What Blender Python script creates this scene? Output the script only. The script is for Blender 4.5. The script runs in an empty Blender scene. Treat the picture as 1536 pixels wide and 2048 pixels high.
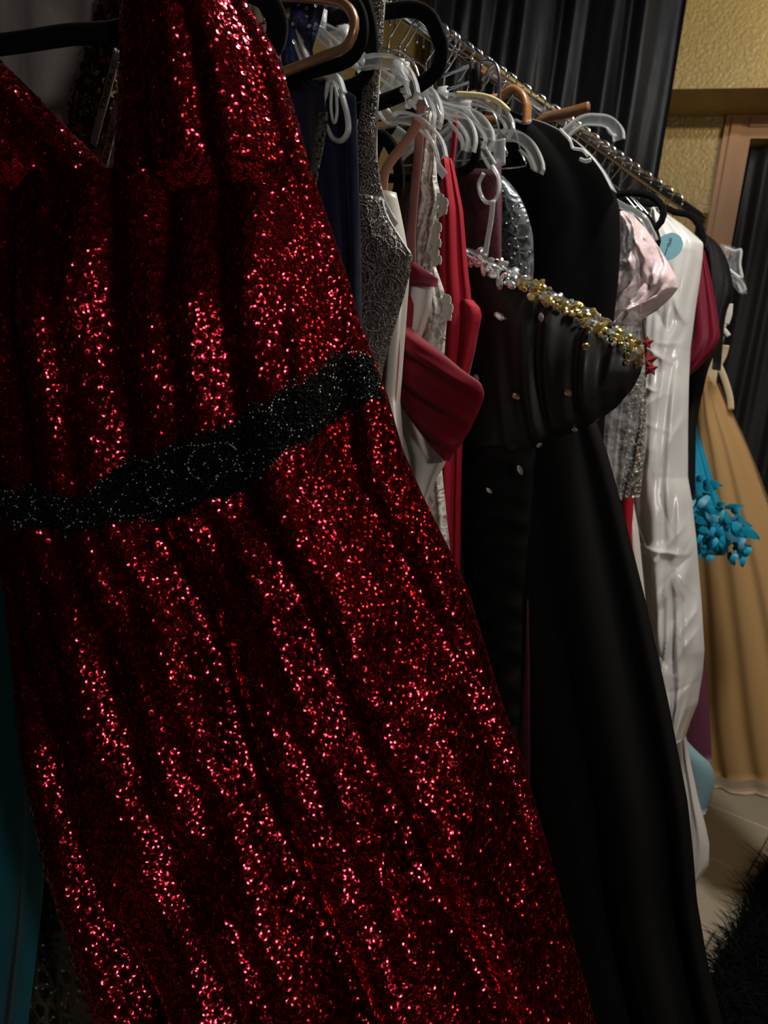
import bpy, math, random
import numpy as np
from mathutils import Matrix, Vector
random.seed(7); rng = np.random.default_rng(7)
scn = bpy.context.scene
COL = scn.collection

# ------------------------------------------------------------------ camera
FPX = 1540.0
CAMH = 1.26
_p, _r = math.radians(11), math.radians(6)
_F = np.array([0, math.cos(_p), -math.sin(_p)])
_U0 = np.array([0, math.sin(_p), math.cos(_p)])
_R0 = np.array([1.0, 0, 0])
_R = math.cos(_r)*_R0 + math.sin(_r)*_U0
_U = math.cos(_r)*_U0 - math.sin(_r)*_R0
CAM = np.array([0, 0, CAMH])
cam_d = bpy.data.cameras.new('camera')
cam = bpy.data.objects.new('camera', cam_d)
COL.objects.link(cam)
cam_d.sensor_fit = 'HORIZONTAL'; cam_d.sensor_width = 36.0
cam_d.lens = 36.0*FPX/1536.0
cam_d.clip_start = 0.02
cam_d.dof.use_dof = True; cam_d.dof.focus_distance = 0.80; cam_d.dof.aperture_fstop = 11.0
M = Matrix.Identity(4)
for i in range(3):
    M[i][0] = _R[i]; M[i][1] = _U[i]; M[i][2] = -_F[i]; M[i][3] = CAM[i]
cam.matrix_world = M
scn.camera = cam
vs = scn.view_settings
vs.view_transform = 'Standard'; vs.look = 'None'; vs.gamma = 1.0; vs.exposure = 0.0
vs.use_curve_mapping = False

# ------------------------------------------------------------------ world, lamps
w = bpy.data.worlds.new('world'); scn.world = w; w.use_nodes = True
w.node_tree.nodes['Background'].inputs[0].default_value = (0.5, 0.55, 0.6, 1)
w.node_tree.nodes['Background'].inputs[1].default_value = 0.004

# rack frame: UD runs along the rail away from the camera, PD across it towards the aisle
TH = math.radians(37.61)
UD = np.array([math.sin(TH), math.cos(TH), 0]); PD = np.array([math.cos(TH), -math.sin(TH), 0])
ZD = np.array([0, 0, 1.0])
Q = 0.7133; RAILZ = 1.71
def sp(s, a, z):
    """rack coordinates (along rail, across rail, height) to world"""
    return s*UD + (a-Q)*PD + np.array([0, 0, z])
# (lamp s, a, z, radius, watts, colour)
LAMPS = [(1.05, 0.50, 2.62, 0.11, 23.0, (1.0, 0.97, 0.93), 'white ceiling lamp straight above the clothes rack'),
         (1.35, 2.30, 2.62, 0.10, 6.0, (1.0, 0.60, 0.30), 'warm ceiling lamp farther along the aisle')]
SPOT_W = 45.0
FILL_LAMP = (-0.30, 2.25, 1.72, 0.10, 33.0, (1.0, 0.94, 0.89))   # added fill behind the camera: s, a, height, globe radius, watts, colour

# ------------------------------------------------------------------ helpers
def ray(x, y):
    x = np.asarray(x, float)[..., None]; y = np.asarray(y, float)[..., None]
    return ((x-768)*_R - (y-1024)*_U)/FPX + _F
class Plane:
    def __init__(s, O, N): s.O = np.array(O, float); s.N = np.array(N, float)/np.linalg.norm(N)
    def hit(s, x, y):
        d = ray(x, y); t = ((s.O-CAM)@s.N)/(d@s.N)
        return CAM + d*t[..., None]
def SP(s): return Plane(sp(s, 0, 1), -UD)
def sa(px, py, s):
    P = SP(s).hit(px, py); return float(P@PD+Q), float(P[2])

def tag(o, label=None, cat=None, group=None, kind=None):
    if label: o['label'] = label
    if cat: o['category'] = cat
    if group: o['group'] = group
    if kind: o['kind'] = kind
    return o
def empty(name, loc, label, cat, group=None):
    o = bpy.data.objects.new(name, None); o.empty_display_size = 0.05
    o.location = loc; COL.objects.link(o); return tag(o, label, cat, group)
def link(name, me, mat, parent=None, smooth=True):
    o = bpy.data.objects.new(name, me); COL.objects.link(o)
    if mat is not None and len(me.materials) == 0: me.materials.append(mat)
    if smooth and len(me.polygons):
        me.polygons.foreach_set('use_smooth', np.ones(len(me.polygons), bool))
    if parent is not None:
        o.parent = parent
        L = parent.location.copy(); q = parent.parent
        while q is not None: L += q.location; q = q.parent
        o.location = -L          # vertices are kept in world coordinates
    return o
def mesh(verts, faces):
    me = bpy.data.meshes.new('m'); me.from_pydata([tuple(v) for v in verts], [], [tuple(f) for f in faces]); me.update()
    return me
def mesh_quads(V, Fq):
    V = np.asarray(V, np.float32); Fq = np.asarray(Fq, np.int32); n = Fq.shape[1]
    me = bpy.data.meshes.new('m'); me.vertices.add(len(V)); me.vertices.foreach_set('co', V.ravel())
    me.loops.add(Fq.size); me.loops.foreach_set('vertex_index', Fq.ravel())
    me.polygons.add(len(Fq))
    me.polygons.foreach_set('loop_start', np.arange(0, Fq.size, n, dtype=np.int32))
    me.polygons.foreach_set('loop_total', np.full(len(Fq), n, np.int32))
    me.update(calc_edges=True); return me
def boxmesh(c, ax, ay, az):
    """box about c with half-axis vectors"""
    c = np.array(c); V = []
    for i in (-1, 1):
        for j in (-1, 1):
            for k in (-1, 1): V.append(c+i*np.array(ax)+j*np.array(ay)+k*np.array(az))
    return V, [(0,1,3,2),(4,6,7,5),(0,4,5,1),(2,3,7,6),(0,2,6,4),(1,5,7,3)]
def joinm(parts):
    V = []; F = []
    for v, f in parts:
        n = len(V); V += list(v); F += [tuple(i+n for i in q) for q in f]
    return mesh(V, F)
def crom(pts, n):
    """Catmull-Rom resample of a polyline"""
    P = np.array(pts, float)
    if len(P) < 3: return np.array([P[0]+(P[-1]-P[0])*t for t in np.linspace(0, 1, n)])
    E = np.vstack([2*P[0]-P[1], P, 2*P[-1]-P[-2]])
    d = np.r_[0, np.cumsum(np.linalg.norm(np.diff(P, axis=0), axis=1)+1e-9)]
    out = []
    for q in np.linspace(0, d[-1], n):
        i = min(max(np.searchsorted(d, q)-1, 0), len(P)-2); t = (q-d[i])/(d[i+1]-d[i])
        a, b, c, e = E[i], E[i+1], E[i+2], E[i+3]
        out.append(0.5*((2*b)+(-a+c)*t+(2*a-5*b+4*c-e)*t*t+(-a+3*b-3*c+e)*t**3))
    return np.array(out)
def sweep(path, prof, side, closed_ends=True):
    """sweep a 2D profile [(along side, along normal)] on a path; side = fixed binormal"""
    path = np.array(path); n = len(path); k = len(prof); V = []; side = np.array(side)
    T = np.gradient(path, axis=0)
    for i in range(n):
        t = T[i]/np.linalg.norm(T[i]); b = side-t*(side@t); b /= np.linalg.norm(b); nn = np.cross(t, b)
        for (x, y) in prof: V.append(path[i]+b*x+nn*y)
    F = [(i*k+j, i*k+(j+1) % k, (i+1)*k+(j+1) % k, (i+1)*k+j) for i in range(n-1) for j in range(k)]
    if closed_ends: F += [tuple(range(k))[::-1], tuple(range((n-1)*k, n*k))]
    return V, F
def rrect(w, h, c=0.3):
    a = min(w, h)*c
    return [(-w, -h+a), (-w+a, -h), (w-a, -h), (w, -h+a), (w, h-a), (w-a, h), (-w+a, h), (-w, h-a)]
def circ(r, n=8): return [(r*math.cos(2*math.pi*i/n), r*math.sin(2*math.pi*i/n)) for i in range(n)]
def tube(path, r, n=8):
    path = np.array(path); t = path[-1]-path[0]
    side = np.array([0.31, 0.52, 0.79])
    return sweep(path, circ(r, n), side)

# ------------------------------------------------------------------ materials
def mat(name, col, rough=0.6, metal=0.0, bump=0.0, bscale=60.0, var=0.0, vscale=8.0, sheen=0.0, coat=0.0, trans=0.0,
        alpha=1.0, spec=0.5, aniso=None, stretch=None, emis=None, ior=1.45, bdist=0.002, detail=3.0):
    m = bpy.data.materials.new(name); m.use_nodes = True; nt = m.node_tree; N = nt.nodes; b = N['Principled BSDF']
    b.inputs['Base Color'].default_value = (*col, 1); b.inputs['Roughness'].default_value = rough
    b.inputs['Metallic'].default_value = metal; b.inputs['Sheen Weight'].default_value = sheen
    b.inputs['Sheen Roughness'].default_value = 0.4
    b.inputs['Coat Weight'].default_value = coat; b.inputs['Coat Roughness'].default_value = 0.15
    b.inputs['Transmission Weight'].default_value = trans; b.inputs['Alpha'].default_value = alpha
    b.inputs['Specular IOR Level'].default_value = spec; b.inputs['IOR'].default_value = ior
    tc = N.new('ShaderNodeTexCoord'); mp = N.new('ShaderNodeMapping'); nt.links.new(tc.outputs['Object'], mp.inputs[0])
    if stretch: mp.inputs['Scale'].default_value = stretch
    if var > 0:
        n = N.new('ShaderNodeTexNoise'); n.inputs['Scale'].default_value = vscale; n.inputs['Detail'].default_value = 4
        nt.links.new(mp.outputs[0], n.inputs['Vector'])
        r = N.new('ShaderNodeValToRGB'); nt.links.new(n.outputs['Fac'], r.inputs[0])
        r.color_ramp.elements[0].position = 0.3; r.color_ramp.elements[1].position = 0.7
        r.color_ramp.elements[0].color = (*[max(0, c*(1-var)) for c in col], 1)
        r.color_ramp.elements[1].color = (*[min(1, c*(1+var)) for c in col], 1)
        nt.links.new(r.outputs[0], b.inputs['Base Color'])
    if bump > 0:
        n = N.new('ShaderNodeTexNoise'); n.inputs['Scale'].default_value = bscale; n.inputs['Detail'].default_value = detail
        nt.links.new(mp.outputs[0], n.inputs['Vector'])
        bp = N.new('ShaderNodeBump'); bp.inputs['Strength'].default_value = bump; bp.inputs['Distance'].default_value = bdist
        nt.links.new(n.outputs['Fac'], bp.inputs['Height']); nt.links.new(bp.outputs[0], b.inputs['Normal'])
    if emis:
        b.inputs['Emission Color'].default_value = (*emis[0], 1); b.inputs['Emission Strength'].default_value = emis[1]
    return m
def lace_mat(name, ground, motif, scale=60, rough=0.6, bump=0.6, metal=0.0):
    """raised motif network over a ground colour"""
    m = mat(name, ground, rough); nt = m.node_tree; N = nt.nodes; b = N['Principled BSDF']; b.inputs['Metallic'].default_value = metal
    tc = N.new('ShaderNodeTexCoord')
    no = N.new('ShaderNodeTexNoise'); no.inputs['Scale'].default_value = scale*0.5; nt.links.new(tc.outputs['Object'], no.inputs['Vector'])
    mx = N.new('ShaderNodeMix'); mx.data_type = 'VECTOR'; mx.inputs['Factor'].default_value = 0.03
    nt.links.new(tc.outputs['Object'], mx.inputs['A']); nt.links.new(no.outputs['Color'], mx.inputs['B'])
    v = N.new('ShaderNodeTexVoronoi'); v.feature = 'DISTANCE_TO_EDGE'; v.inputs['Scale'].default_value = scale
    nt.links.new(mx.outputs['Result'], v.inputs['Vector'])
    r = N.new('ShaderNodeValToRGB'); r.color_ramp.elements[0].position = 0.05; r.color_ramp.elements[1].position = 0.22
    r.color_ramp.elements[0].color = (*motif, 1); r.color_ramp.elements[1].color = (*ground, 1)
    nt.links.new(v.outputs['Distance'], r.inputs[0]); nt.links.new(r.outputs[0], b.inputs['Base Color'])
    iv = N.new('ShaderNodeMath'); iv.operation = 'SUBTRACT'; iv.inputs[0].default_value = 0.3; nt.links.new(v.outputs['Distance'], iv.inputs[1])
    bp = N.new('ShaderNodeBump'); bp.inputs['Strength'].default_value = bump; bp.inputs['Distance'].default_value = 0.004
    nt.links.new(iv.outputs[0], bp.inputs['Height']); nt.links.new(bp.outputs[0], b.inputs['Normal'])
    return m
MT = {}
def D(k, *a, **kw): MT[k] = mat(k, *a, **kw)
D('red_cloth', (0.04, 0.001, 0.002), 0.8, bump=0.5, bscale=400, spec=0.05)
D('sequin_red', (0.64, 0.022, 0.042), 0.15, metal=1.0)
D('bead_black', (0.006, 0.006, 0.006), 0.15, spec=0.25)
D('bead_clear', (0.85, 0.87, 0.85), 0.32, metal=0.6)
D('black_cloth', (0.003, 0.003, 0.003), 0.9, spec=0.05)
D('velvet_black', (0.004, 0.004, 0.004), 0.9, sheen=0.06, spec=0.1)
D('chrome', (0.8, 0.8, 0.82), 0.14, metal=1.0)
D('steel', (0.55, 0.58, 0.66), 0.22, metal=1.0)
D('gold_hanger', (0.42, 0.24, 0.13), 0.35, metal=0.55)
D('wood', (0.34, 0.15, 0.05), 0.4, var=0.3, vscale=20, stretch=(1, 1, 6), coat=0.3)
D('wood_dark', (0.17, 0.08, 0.03), 0.45, var=0.3, vscale=20, stretch=(1, 1, 6), coat=0.2)
D('clear', (0.88, 0.90, 0.88), 0.10, alpha=0.55, coat=1.0, spec=1.0)
D('clear_web', (0.86, 0.89, 0.88), 0.08, alpha=0.16, coat=1.0, spec=1.0)
D('clear_grey', (0.6, 0.62, 0.62), 0.12, alpha=0.5, coat=1.0)
D('yellowed', (0.75, 0.66, 0.33), 0.4)
D('grey_satin', (0.66, 0.57, 0.55), 0.45, var=0.1, bump=0.3, bscale=18, bdist=0.01)
D('teal', (0.0, 0.17, 0.24), 0.55, sheen=0.2)
D('taupe', (0.36, 0.30, 0.23), 0.5, var=0.1)
D('navy', (0.004, 0.006, 0.030), 0.5, bump=0.2, bscale=20, bdist=0.01)
D('navy_net', (0.01, 0.02, 0.09), 0.3, bump=0.8, bscale=200)
MT['silver_ground'] = lace_mat('silver_ground', (0.085, 0.070, 0.060), (0.20, 0.18, 0.165), 130, 0.4, metal=0.3)
D('bead_silver', (0.46, 0.42, 0.38), 0.3, metal=0.8)
D('lining_grey', (0.50, 0.49, 0.46), 0.4)
D('ivory', (0.60, 0.57, 0.50), 0.5, bump=0.3, bscale=25, bdist=0.01)
D('ivory_satin', (0.62, 0.58, 0.51), 0.32, coat=0.2)
D('peach', (0.62, 0.28, 0.19), 0.4, coat=0.2)
D('mauve', (0.36, 0.15, 0.13), 0.4)
D('burgundy', (0.16, 0.004, 0.02), 0.42, sheen=0.1)
D('burgundy_dark', (0.045, 0.003, 0.008), 0.5, var=0.5, vscale=60, bump=0.5, bscale=120)
D('crimson', (0.36, 0.004, 0.018), 0.65, sheen=0.2, spec=0.25)
D('crimson_deep', (0.20, 0.003, 0.012), 0.6, sheen=0.2, spec=0.3)
D('white_cloth', (0.68, 0.64, 0.59), 0.5)
D('black_satin', (0.012, 0.012, 0.011), 0.46, coat=0.03, spec=0.4)
D('black_matte', (0.006, 0.006, 0.006), 0.75, spec=0.2)
D('black_skirt', (0.006, 0.006, 0.0055), 0.6, spec=0.15)
D('plum', (0.12, 0.03, 0.06), 0.5)
D('pink', (0.80, 0.62, 0.62), 0.32, coat=0.5, bump=0.5, bscale=22, bdist=0.02)
D('lilac', (0.36, 0.33, 0.34), 0.3, coat=0.4, bump=0.3, bscale=20, bdist=0.02)
D('bag_white', (0.70, 0.68, 0.64), 0.24, coat=0.6, bump=0.6, bscale=17, bdist=0.024, stretch=(1, 1, 0.5), detail=0.6)
D('film', (0.75, 0.76, 0.75), 0.12, trans=0.0, alpha=0.16, coat=1.0, bump=0.8, bscale=26, bdist=0.02)
D('film_edge', (0.9, 0.9, 0.9), 0.12, alpha=0.5, coat=1.0)
D('sticker', (0.22, 0.45, 0.52), 0.4)
D('ink', (0.03, 0.07, 0.09), 0.6)
D('ink_black', (0.01, 0.01, 0.01), 0.6)
D('tape_white', (0.85, 0.84, 0.82), 0.6)
D('jacket', (0.007, 0.007, 0.007), 0.6, spec=0.3, bump=0.3, bscale=40)
D('tan_satin', (0.50, 0.30, 0.11), 0.65, var=0.06, vscale=6, stretch=(1, 1, 0.3), spec=0.25)
D('tulle', (0.62, 0.40, 0.19), 0.8, alpha=0.25, spec=0.1)
D('cream_satin', (0.62, 0.50, 0.30), 0.35, coat=0.3)
D('turq', (0.0, 0.26, 0.42), 0.45, sheen=0.2)
D('turq_petal', (0.005, 0.32, 0.50), 0.5)
D('turq_petal_pale', (0.06, 0.30, 0.40), 0.5)
D('pale_blue', (0.20, 0.33, 0.36), 0.5)
D('crystal', (0.92, 0.94, 0.93), 0.16, metal=0.82, coat=0.4)
D('crystal_gold', (0.75, 0.56, 0.18), 0.16, metal=0.82, coat=0.4)
D('crystal_champ', (0.62, 0.50, 0.34), 0.10, metal=0.85)
D('crystal_ab', (0.62, 0.80, 0.74), 0.08, metal=0.85)
D('red_bead', (0.22, 0.018, 0.02), 0.3, coat=0.3)
D('sequin_gold', (0.5, 0.36, 0.16), 0.2, metal=1.0)
D('sequin_wine', (0.22, 0.05, 0.06), 0.2, metal=1.0)
D('paint', (0.44, 0.30, 0.085), 0.34, bump=0.65, bscale=95, bdist=0.008, var=0.12, vscale=3, spec=0.6, detail=2.0)
D('ceiling_paint', (0.06, 0.055, 0.05), 0.9)
D('wall_dark', (0.012, 0.012, 0.012), 0.8)
D('trim_wood', (0.42, 0.21, 0.08), 0.45, var=0.2, vscale=10, stretch=(1, 1, 0.2), spec=0.4)
D('curtain', (0.013, 0.014, 0.016), 0.45, bump=0.35, bscale=6, bdist=0.03, stretch=(1.5, 1.5, 0.5))
D('door_curtain', (0.012, 0.012, 0.011), 0.6)
D('grout', (0.16, 0.12, 0.08), 0.9)
D('tile', (0.50, 0.42, 0.30), 0.42, var=0.08, vscale=4, bump=0.1, bscale=30)
D('fur', (0.004, 0.004, 0.004), 0.8, spec=0.15)
D('lamp_white', (0.7, 0.7, 0.68), 0.5)
MT['silver_lace'] = lace_mat('silver_lace', (0.16, 0.13, 0.11), (0.42, 0.39, 0.36), 70, 0.4, metal=0.3)
MT['ivory_lace'] = lace_mat('ivory_lace', (0.36, 0.33, 0.29), (0.66, 0.63, 0.56), 80, 0.6)
MT['grey_lace'] = lace_mat('grey_lace', (0.045, 0.05, 0.05), (0.13, 0.145, 0.15), 70, 0.35, metal=0.2)
MT['dark_lace'] = lace_mat('dark_lace', (0.03, 0.025, 0.018), (0.17, 0.145, 0.10), 38, 0.5)
MT['bead_strip'] = lace_mat('bead_strip', (0.02, 0.02, 0.02), (0.15, 0.14, 0.13), 120, 0.3, metal=0.3)
MT['silver_sequin'] = lace_mat('silver_sequin', (0.22, 0.20, 0.17), (0.48, 0.46, 0.41), 95, 0.25, bump=1.0, metal=0.5)

# ------------------------------------------------------------------ hung cloth
class Sheet:
    """closed, gathered cloth body on a vertical plane. rows: (pixel y, left x, right x) of its outline on that plane"""
    def __init__(s, plane, rows, T=0.03, folds=(), Tb=None, wob=0.0, seed=0, power=0.7, crease=None):
        s.cr = None
        s.P = plane; r = np.array(sorted(rows), float); s.y0, s.y1 = r[0, 0], r[-1, 0]
        s.r = r; s.T = T; s.Tb = T*0.8 if Tb is None else Tb; s.folds = folds; s.wob = wob; s.power = power
        g = np.random.default_rng(seed); s.ph = g.uniform(0, 6.28, (6, 2)); s.fq = g.uniform(0.6, 1.6, (6, 2))
        n = 400; yy = np.linspace(s.y0, s.y1, n); s.gy = yy
        def sm(c):
            v = np.interp(yy, r[:, 0], c); k = max(3, int(n*5/(s.y1-s.y0+1))*2+1); k = min(k, 41)
            e = np.r_[2*v[0]-v[1:k][::-1], v, 2*v[-1]-v[-k:-1][::-1]]
            return np.convolve(e, np.ones(k)/k, 'same')[k-1:k-1+n]
        s.xl, s.xr = sm(r[:, 1]), sm(r[:, 2])
        if crease:                        # sharp random creases: (count, height, min length, max length, width in pixels, spread of direction)
            nc, am, l0, l1, wd, sprd = crease; cy = g.uniform(s.y0, s.y1, nc); l, rr = s.edges(cy)
            s.cr = [(l[i]+(rr[i]-l[i])*g.uniform(.1, .95), cy[i], g.normal(math.pi/2, sprd), g.uniform(l0, l1)/2, wd*g.uniform(.6, 1.5), am*g.uniform(-.7, 1)) for i in range(nc)]
    def edges(s, y): return np.interp(y, s.gy, s.xl), np.interp(y, s.gy, s.xr)
    def disp(s, y, v):
        f = (np.asarray(y)-s.y0)/(s.y1-s.y0)
        Tt = s.T(f) if callable(s.T) else s.T
        e = np.clip(np.sin(np.pi*np.clip(v, 0, 1)), 0, 1)
        d = Tt*e**s.power
        for (k, a0, a1, ph, dr) in s.folds:
            q = 2*np.pi*(k*v+ph+(k*dr(f) if callable(dr) else dr*f))
            d = d+(a0+(a1-a0)*f)*(np.sin(q)+0.25*np.sin(2*q+1))*np.minimum(1, e*3)
        if s.cr:
            l, r = s.edges(y); x = l+(r-l)*v; em = np.minimum(1, e*3)
            for (cx, cy, an, hl, wd, am) in s.cr:
                a = (x-cx)*math.cos(an)+(y-cy)*math.sin(an); b = -(x-cx)*math.sin(an)+(y-cy)*math.cos(an)+12*(a/hl)**2*.3
                d = d+am*em*np.exp(-np.abs(b)/wd)*np.clip(1-(a/hl)**2, 0, 1)
        if s.wob:
            ww = 0
            for i in range(6): ww = ww+np.sin(s.fq[i, 0]*(3+2*i)*v*3+s.ph[i, 0]+s.fq[i, 1]*(2+2*i)*f*3.1)/(1+i*0.5)*np.cos(s.ph[i, 1]+f*(3+3*i))
            d = d+s.wob*ww*np.minimum(1, e*3)
        return d
    def pos(s, y, v, off=0.0):
        y = np.asarray(y, float); v = np.asarray(v, float)
        l, r = s.edges(y); B = s.P.hit(l+(r-l)*v, y)
        return B+s.P.N*(s.disp(y, v)+off)[..., None]
    def pos_px(s, x, y, off=0.0):
        l, r = s.edges(y); return s.pos(y, np.clip((np.asarray(x)-l)/(r-l), 0.001, 0.999), np.zeros_like(np.asarray(y, float))+off)
    def normal(s, y, v):
        dy, dv = 2.0, 0.004
        a = s.pos(y+dy, v)-s.pos(y-dy, v); b = s.pos(y, np.minimum(v+dv, 1))-s.pos(y, np.maximum(v-dv, 0))
        n = np.cross(a, b); n /= np.linalg.norm(n, axis=-1, keepdims=True)+1e-12
        sg = np.sign((n@s.P.N)); sg[sg == 0] = 1
        return n*sg[..., None]
    def mesh(s, dy=14, cols=28):
        ny = max(4, int((s.y1-s.y0)/dy)); Y = np.linspace(s.y0, s.y1, ny)
        v = (1-np.cos(np.pi*np.linspace(0, 1, cols+1)))/2
        YY, VV = np.meshgrid(Y, v, indexing='ij')
        Fp = s.pos(YY, VV)
        l, r = s.edges(YY); Bp = s.P.hit(l+(r-l)*VV, YY)-s.P.N*(s.Tb*np.sin(np.pi*VV)**0.7)[..., None]
        ring = np.concatenate([Fp, Bp[:, 1:-1][:, ::-1]], axis=1); k = ring.shape[1]
        V = ring.reshape(-1, 3); I = np.arange(ny*k).reshape(ny, k); J = np.roll(I, -1, axis=1)
        Q4 = np.stack([I[:-1], I[1:], J[1:], J[:-1]], -1).reshape(-1, 4)
        caps = []
        for row in (0, ny-1):
            for c in range(cols):
                a, b = I[row, c], I[row, c+1]
                d = I[row, (k-c) % k]; e = I[row, (k-c-1) % k]
                q = (a, b, e, d)
                caps.append(q)
        me = mesh_quads(V, np.vstack([Q4, np.array(caps)])); me.validate(); return me
FD = [(5, .004, .012, .1, .1), (11, .002, .004, .3, -.2)]
def base_at(plane, rows):
    r = sorted(rows)[-1]; p = plane.hit((r[1]+r[2])/2, r[0]); return Vector((p[0], p[1], p[2]))
def garment(name, label, cat, s, pieces, group=None):
    """pieces: list of (part name, rows, material, dict of Sheet options). returns root, {name: (obj, sheet)}"""
    allr = [r for p in pieces for r in p[1]]
    root = empty(name, base_at(SP(s), allr), label, cat, group); out = {}
    for (pn, rows, m, op) in pieces:
        op = dict(op); ds = op.pop('ds', 0.0); dy = op.pop('dy', 14); cols = op.pop('cols', 28)
        sh = Sheet(SP(s+ds), rows, **op); o = link(pn, sh.mesh(dy, cols), MT[m], root); out[pn] = (o, sh)
    return root, out
def ribbon(pts, s, width, thick, m, name, parent):
    """flat strap traced on the plane of its garment; width in pixels"""
    P3 = SP(s).hit(*np.array(pts, float).T); t = np.linalg.norm(P3-CAM, axis=1).mean()
    w = width*t/FPX/2; path = crom(P3, max(8, len(pts)*5))
    V, F = sweep(path, rrect(thick, w, 0.6), UD); return link(name, mesh(V, F), MT[m], parent)
def text_on(txt, parent, plane, px, py, size_px, ang, m, off=0.003, name='lettering', label=None):
    cu = bpy.data.curves.new('t', 'FONT'); cu.body = txt; cu.size = 1.0; cu.align_x = 'CENTER'; cu.align_y = 'CENTER'; cu.extrude = 0.0
    o = bpy.data.objects.new('t', cu); COL.objects.link(o); dg = bpy.context.evaluated_depsgraph_get()
    me = bpy.data.meshes.new_from_object(o.evaluated_get(dg)); bpy.data.objects.remove(o)
    c = plane.hit(px, py); k = size_px*np.linalg.norm(c-CAM)/FPX
    ca, sn = math.cos(ang), math.sin(ang)
    e1 = plane.hit(px+10*ca, py+10*sn)-c; e1 /= np.linalg.norm(e1); e2 = np.cross(plane.N, e1)
    co = np.zeros(len(me.vertices)*3); me.vertices.foreach_get('co', co); co = co.reshape(-1, 3)
    W = c+plane.N*off+k*(co[:, :1]*e1+co[:, 1:2]*e2)
    me.vertices.foreach_set('co', W.astype(np.float32).ravel()); me.update(); me.materials.clear()
    r = link(name, me, MT[m], parent, smooth=False)
    if label: r['label'] = label
    return r

# ------------------------------------------------------------------ the room
def struct(name, V, F, m, parent=None):
    o = link(name, mesh(V, F), MT[m], parent, smooth=False)
    if parent is None: o['kind'] = 'structure'
    return o
floor = struct('floor', *boxmesh(sp(1.0, 0.7, -0.03), UD*2.9, PD*2.2, ZD*0.02), 'grout')
tm = None
for i in range(-6, 10):
    for j in range(-3, 5):
        s0 = 1.86+0.295*i; a0 = -0.18+0.6*j+(0.3 if i % 2 else 0.0)
        if a0 < -1.6 or a0 > 2.9: continue
        if tm is None:
            hx, hy, hz, b = 0.1455, 0.298, 0.006, 0.003
            V = [np.array((x*hx, y*hy, -hz)) for x, y in ((-1,-1),(1,-1),(1,1),(-1,1))]
            V += [np.array((x*hx, y*hy, hz-b)) for x, y in ((-1,-1),(1,-1),(1,1),(-1,1))]
            V += [np.array((x*(hx-b), y*(hy-b), hz)) for x, y in ((-1,-1),(1,-1),(1,1),(-1,1))]
            Fc = [(8,9,10,11)]+[(a+o, (a+1) % 4+o, (a+1) % 4+o+4, a+o+4) for o in (0, 4) for a in range(4)]
            tm = mesh([v[0]*UD+v[1]*PD+v[2]*ZD for v in V], Fc); tm.materials.append(MT['tile'])
        o = bpy.data.objects.new('floor_tile', tm); COL.objects.link(o); o.parent = floor
        o.location = Vector(sp(s0+0.1475, a0, -0.006))
struct('ceiling', *boxmesh(sp(1.0, 0.7, 2.80), UD*2.9, PD*2.2, ZD*0.04), 'ceiling_paint')
struct('wall_left', *boxmesh(sp(1.0, -1.18, 1.38), UD*2.9, PD*0.03, ZD*1.38), 'paint')
struct('wall_right', *boxmesh(sp(1.0, 2.93, 1.38), UD*2.9, PD*0.03, ZD*1.38), 'wall_dark')
struct('wall_rear', *boxmesh(sp(-1.93, 0.9, 1.38), UD*0.03, PD*2.1, ZD*1.38), 'wall_dark')
WY = math.radians(109); WD = np.array([math.sin(WY), math.cos(WY), 0]); WN = np.array([-WD[1], WD[0], 0]); WN = -WN if WN[1] > 0 else WN
dd = ray(1500, 280); DOORZ = 2.10
DP = CAM+dd*((DOORZ-CAMH)/dd[2])              # top left corner of the door opening, on the wall
WP = Plane(DP, WN)
def wl(x, y):                                 # pixel -> (along wall, height)
    P = WP.hit(x, y); return float((P-DP)@WD), float(P[2])
def wpt(l, z, n=0.0): return np.array([DP[0], DP[1], 0])+WD*l+WN*n+ZD*z
def wbox(l0, l1, z0, z1, n0, n1): return boxmesh(wpt((l0+l1)/2, (z0+z1)/2, (n0+n1)/2), WD*(l1-l0)/2, WN*(n1-n0)/2, ZD*(z1-z0)/2)
zb = wl(1420, 233)[1]
dn = ray(1420, 177); Pn = CAM+dn*((zb-CAMH)/dn[2]); PROT = float((Pn-DP)@WN)
DW = 0.82
struct('wall_back', *(lambda ps: (sum([list(v) for v, f in ps], []), [tuple(i+8*k for i in q) for k, (v, f) in enumerate(ps) for q in f]))(
    [wbox(-2.2, 0, 0, 2.76, -0.10, 0), wbox(DW, 1.6, 0, 2.76, -0.10, 0), wbox(0, DW, DOORZ, 2.76, -0.10, 0)]), 'paint')
struct('trim_2', *wbox(-2.0, 1.6, zb, 2.76, 0.0, PROT), 'paint')       # boxed-in beam above the door
tw = 0.085
dr = empty('door_1', Vector(wpt(DW/2, 0, 0)), 'wood framed doorway hung with a black curtain at right', 'doorway'); dr['kind'] = 'structure'
for (a, b, c, e) in ((-tw, 0, 0, DOORZ+tw), (DW, DW+tw, 0, DOORZ+tw), (0, DW, DOORZ, DOORZ+tw)):
    ps = [wbox(a, b, c, e, 0.0, 0.018)]
    if e-c > 1: ps.append(wbox(a+0.02, b-0.035 if a < 0 else b-0.02, c, e-0.02, 0.018, 0.026))
    else: ps.append(wbox(a-0.01, b+0.01, c+0.035, e-0.02, 0.018, 0.026))
    link('door_trim', joinm(ps), MT['trim_wood'], dr, smooth=False)
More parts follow.
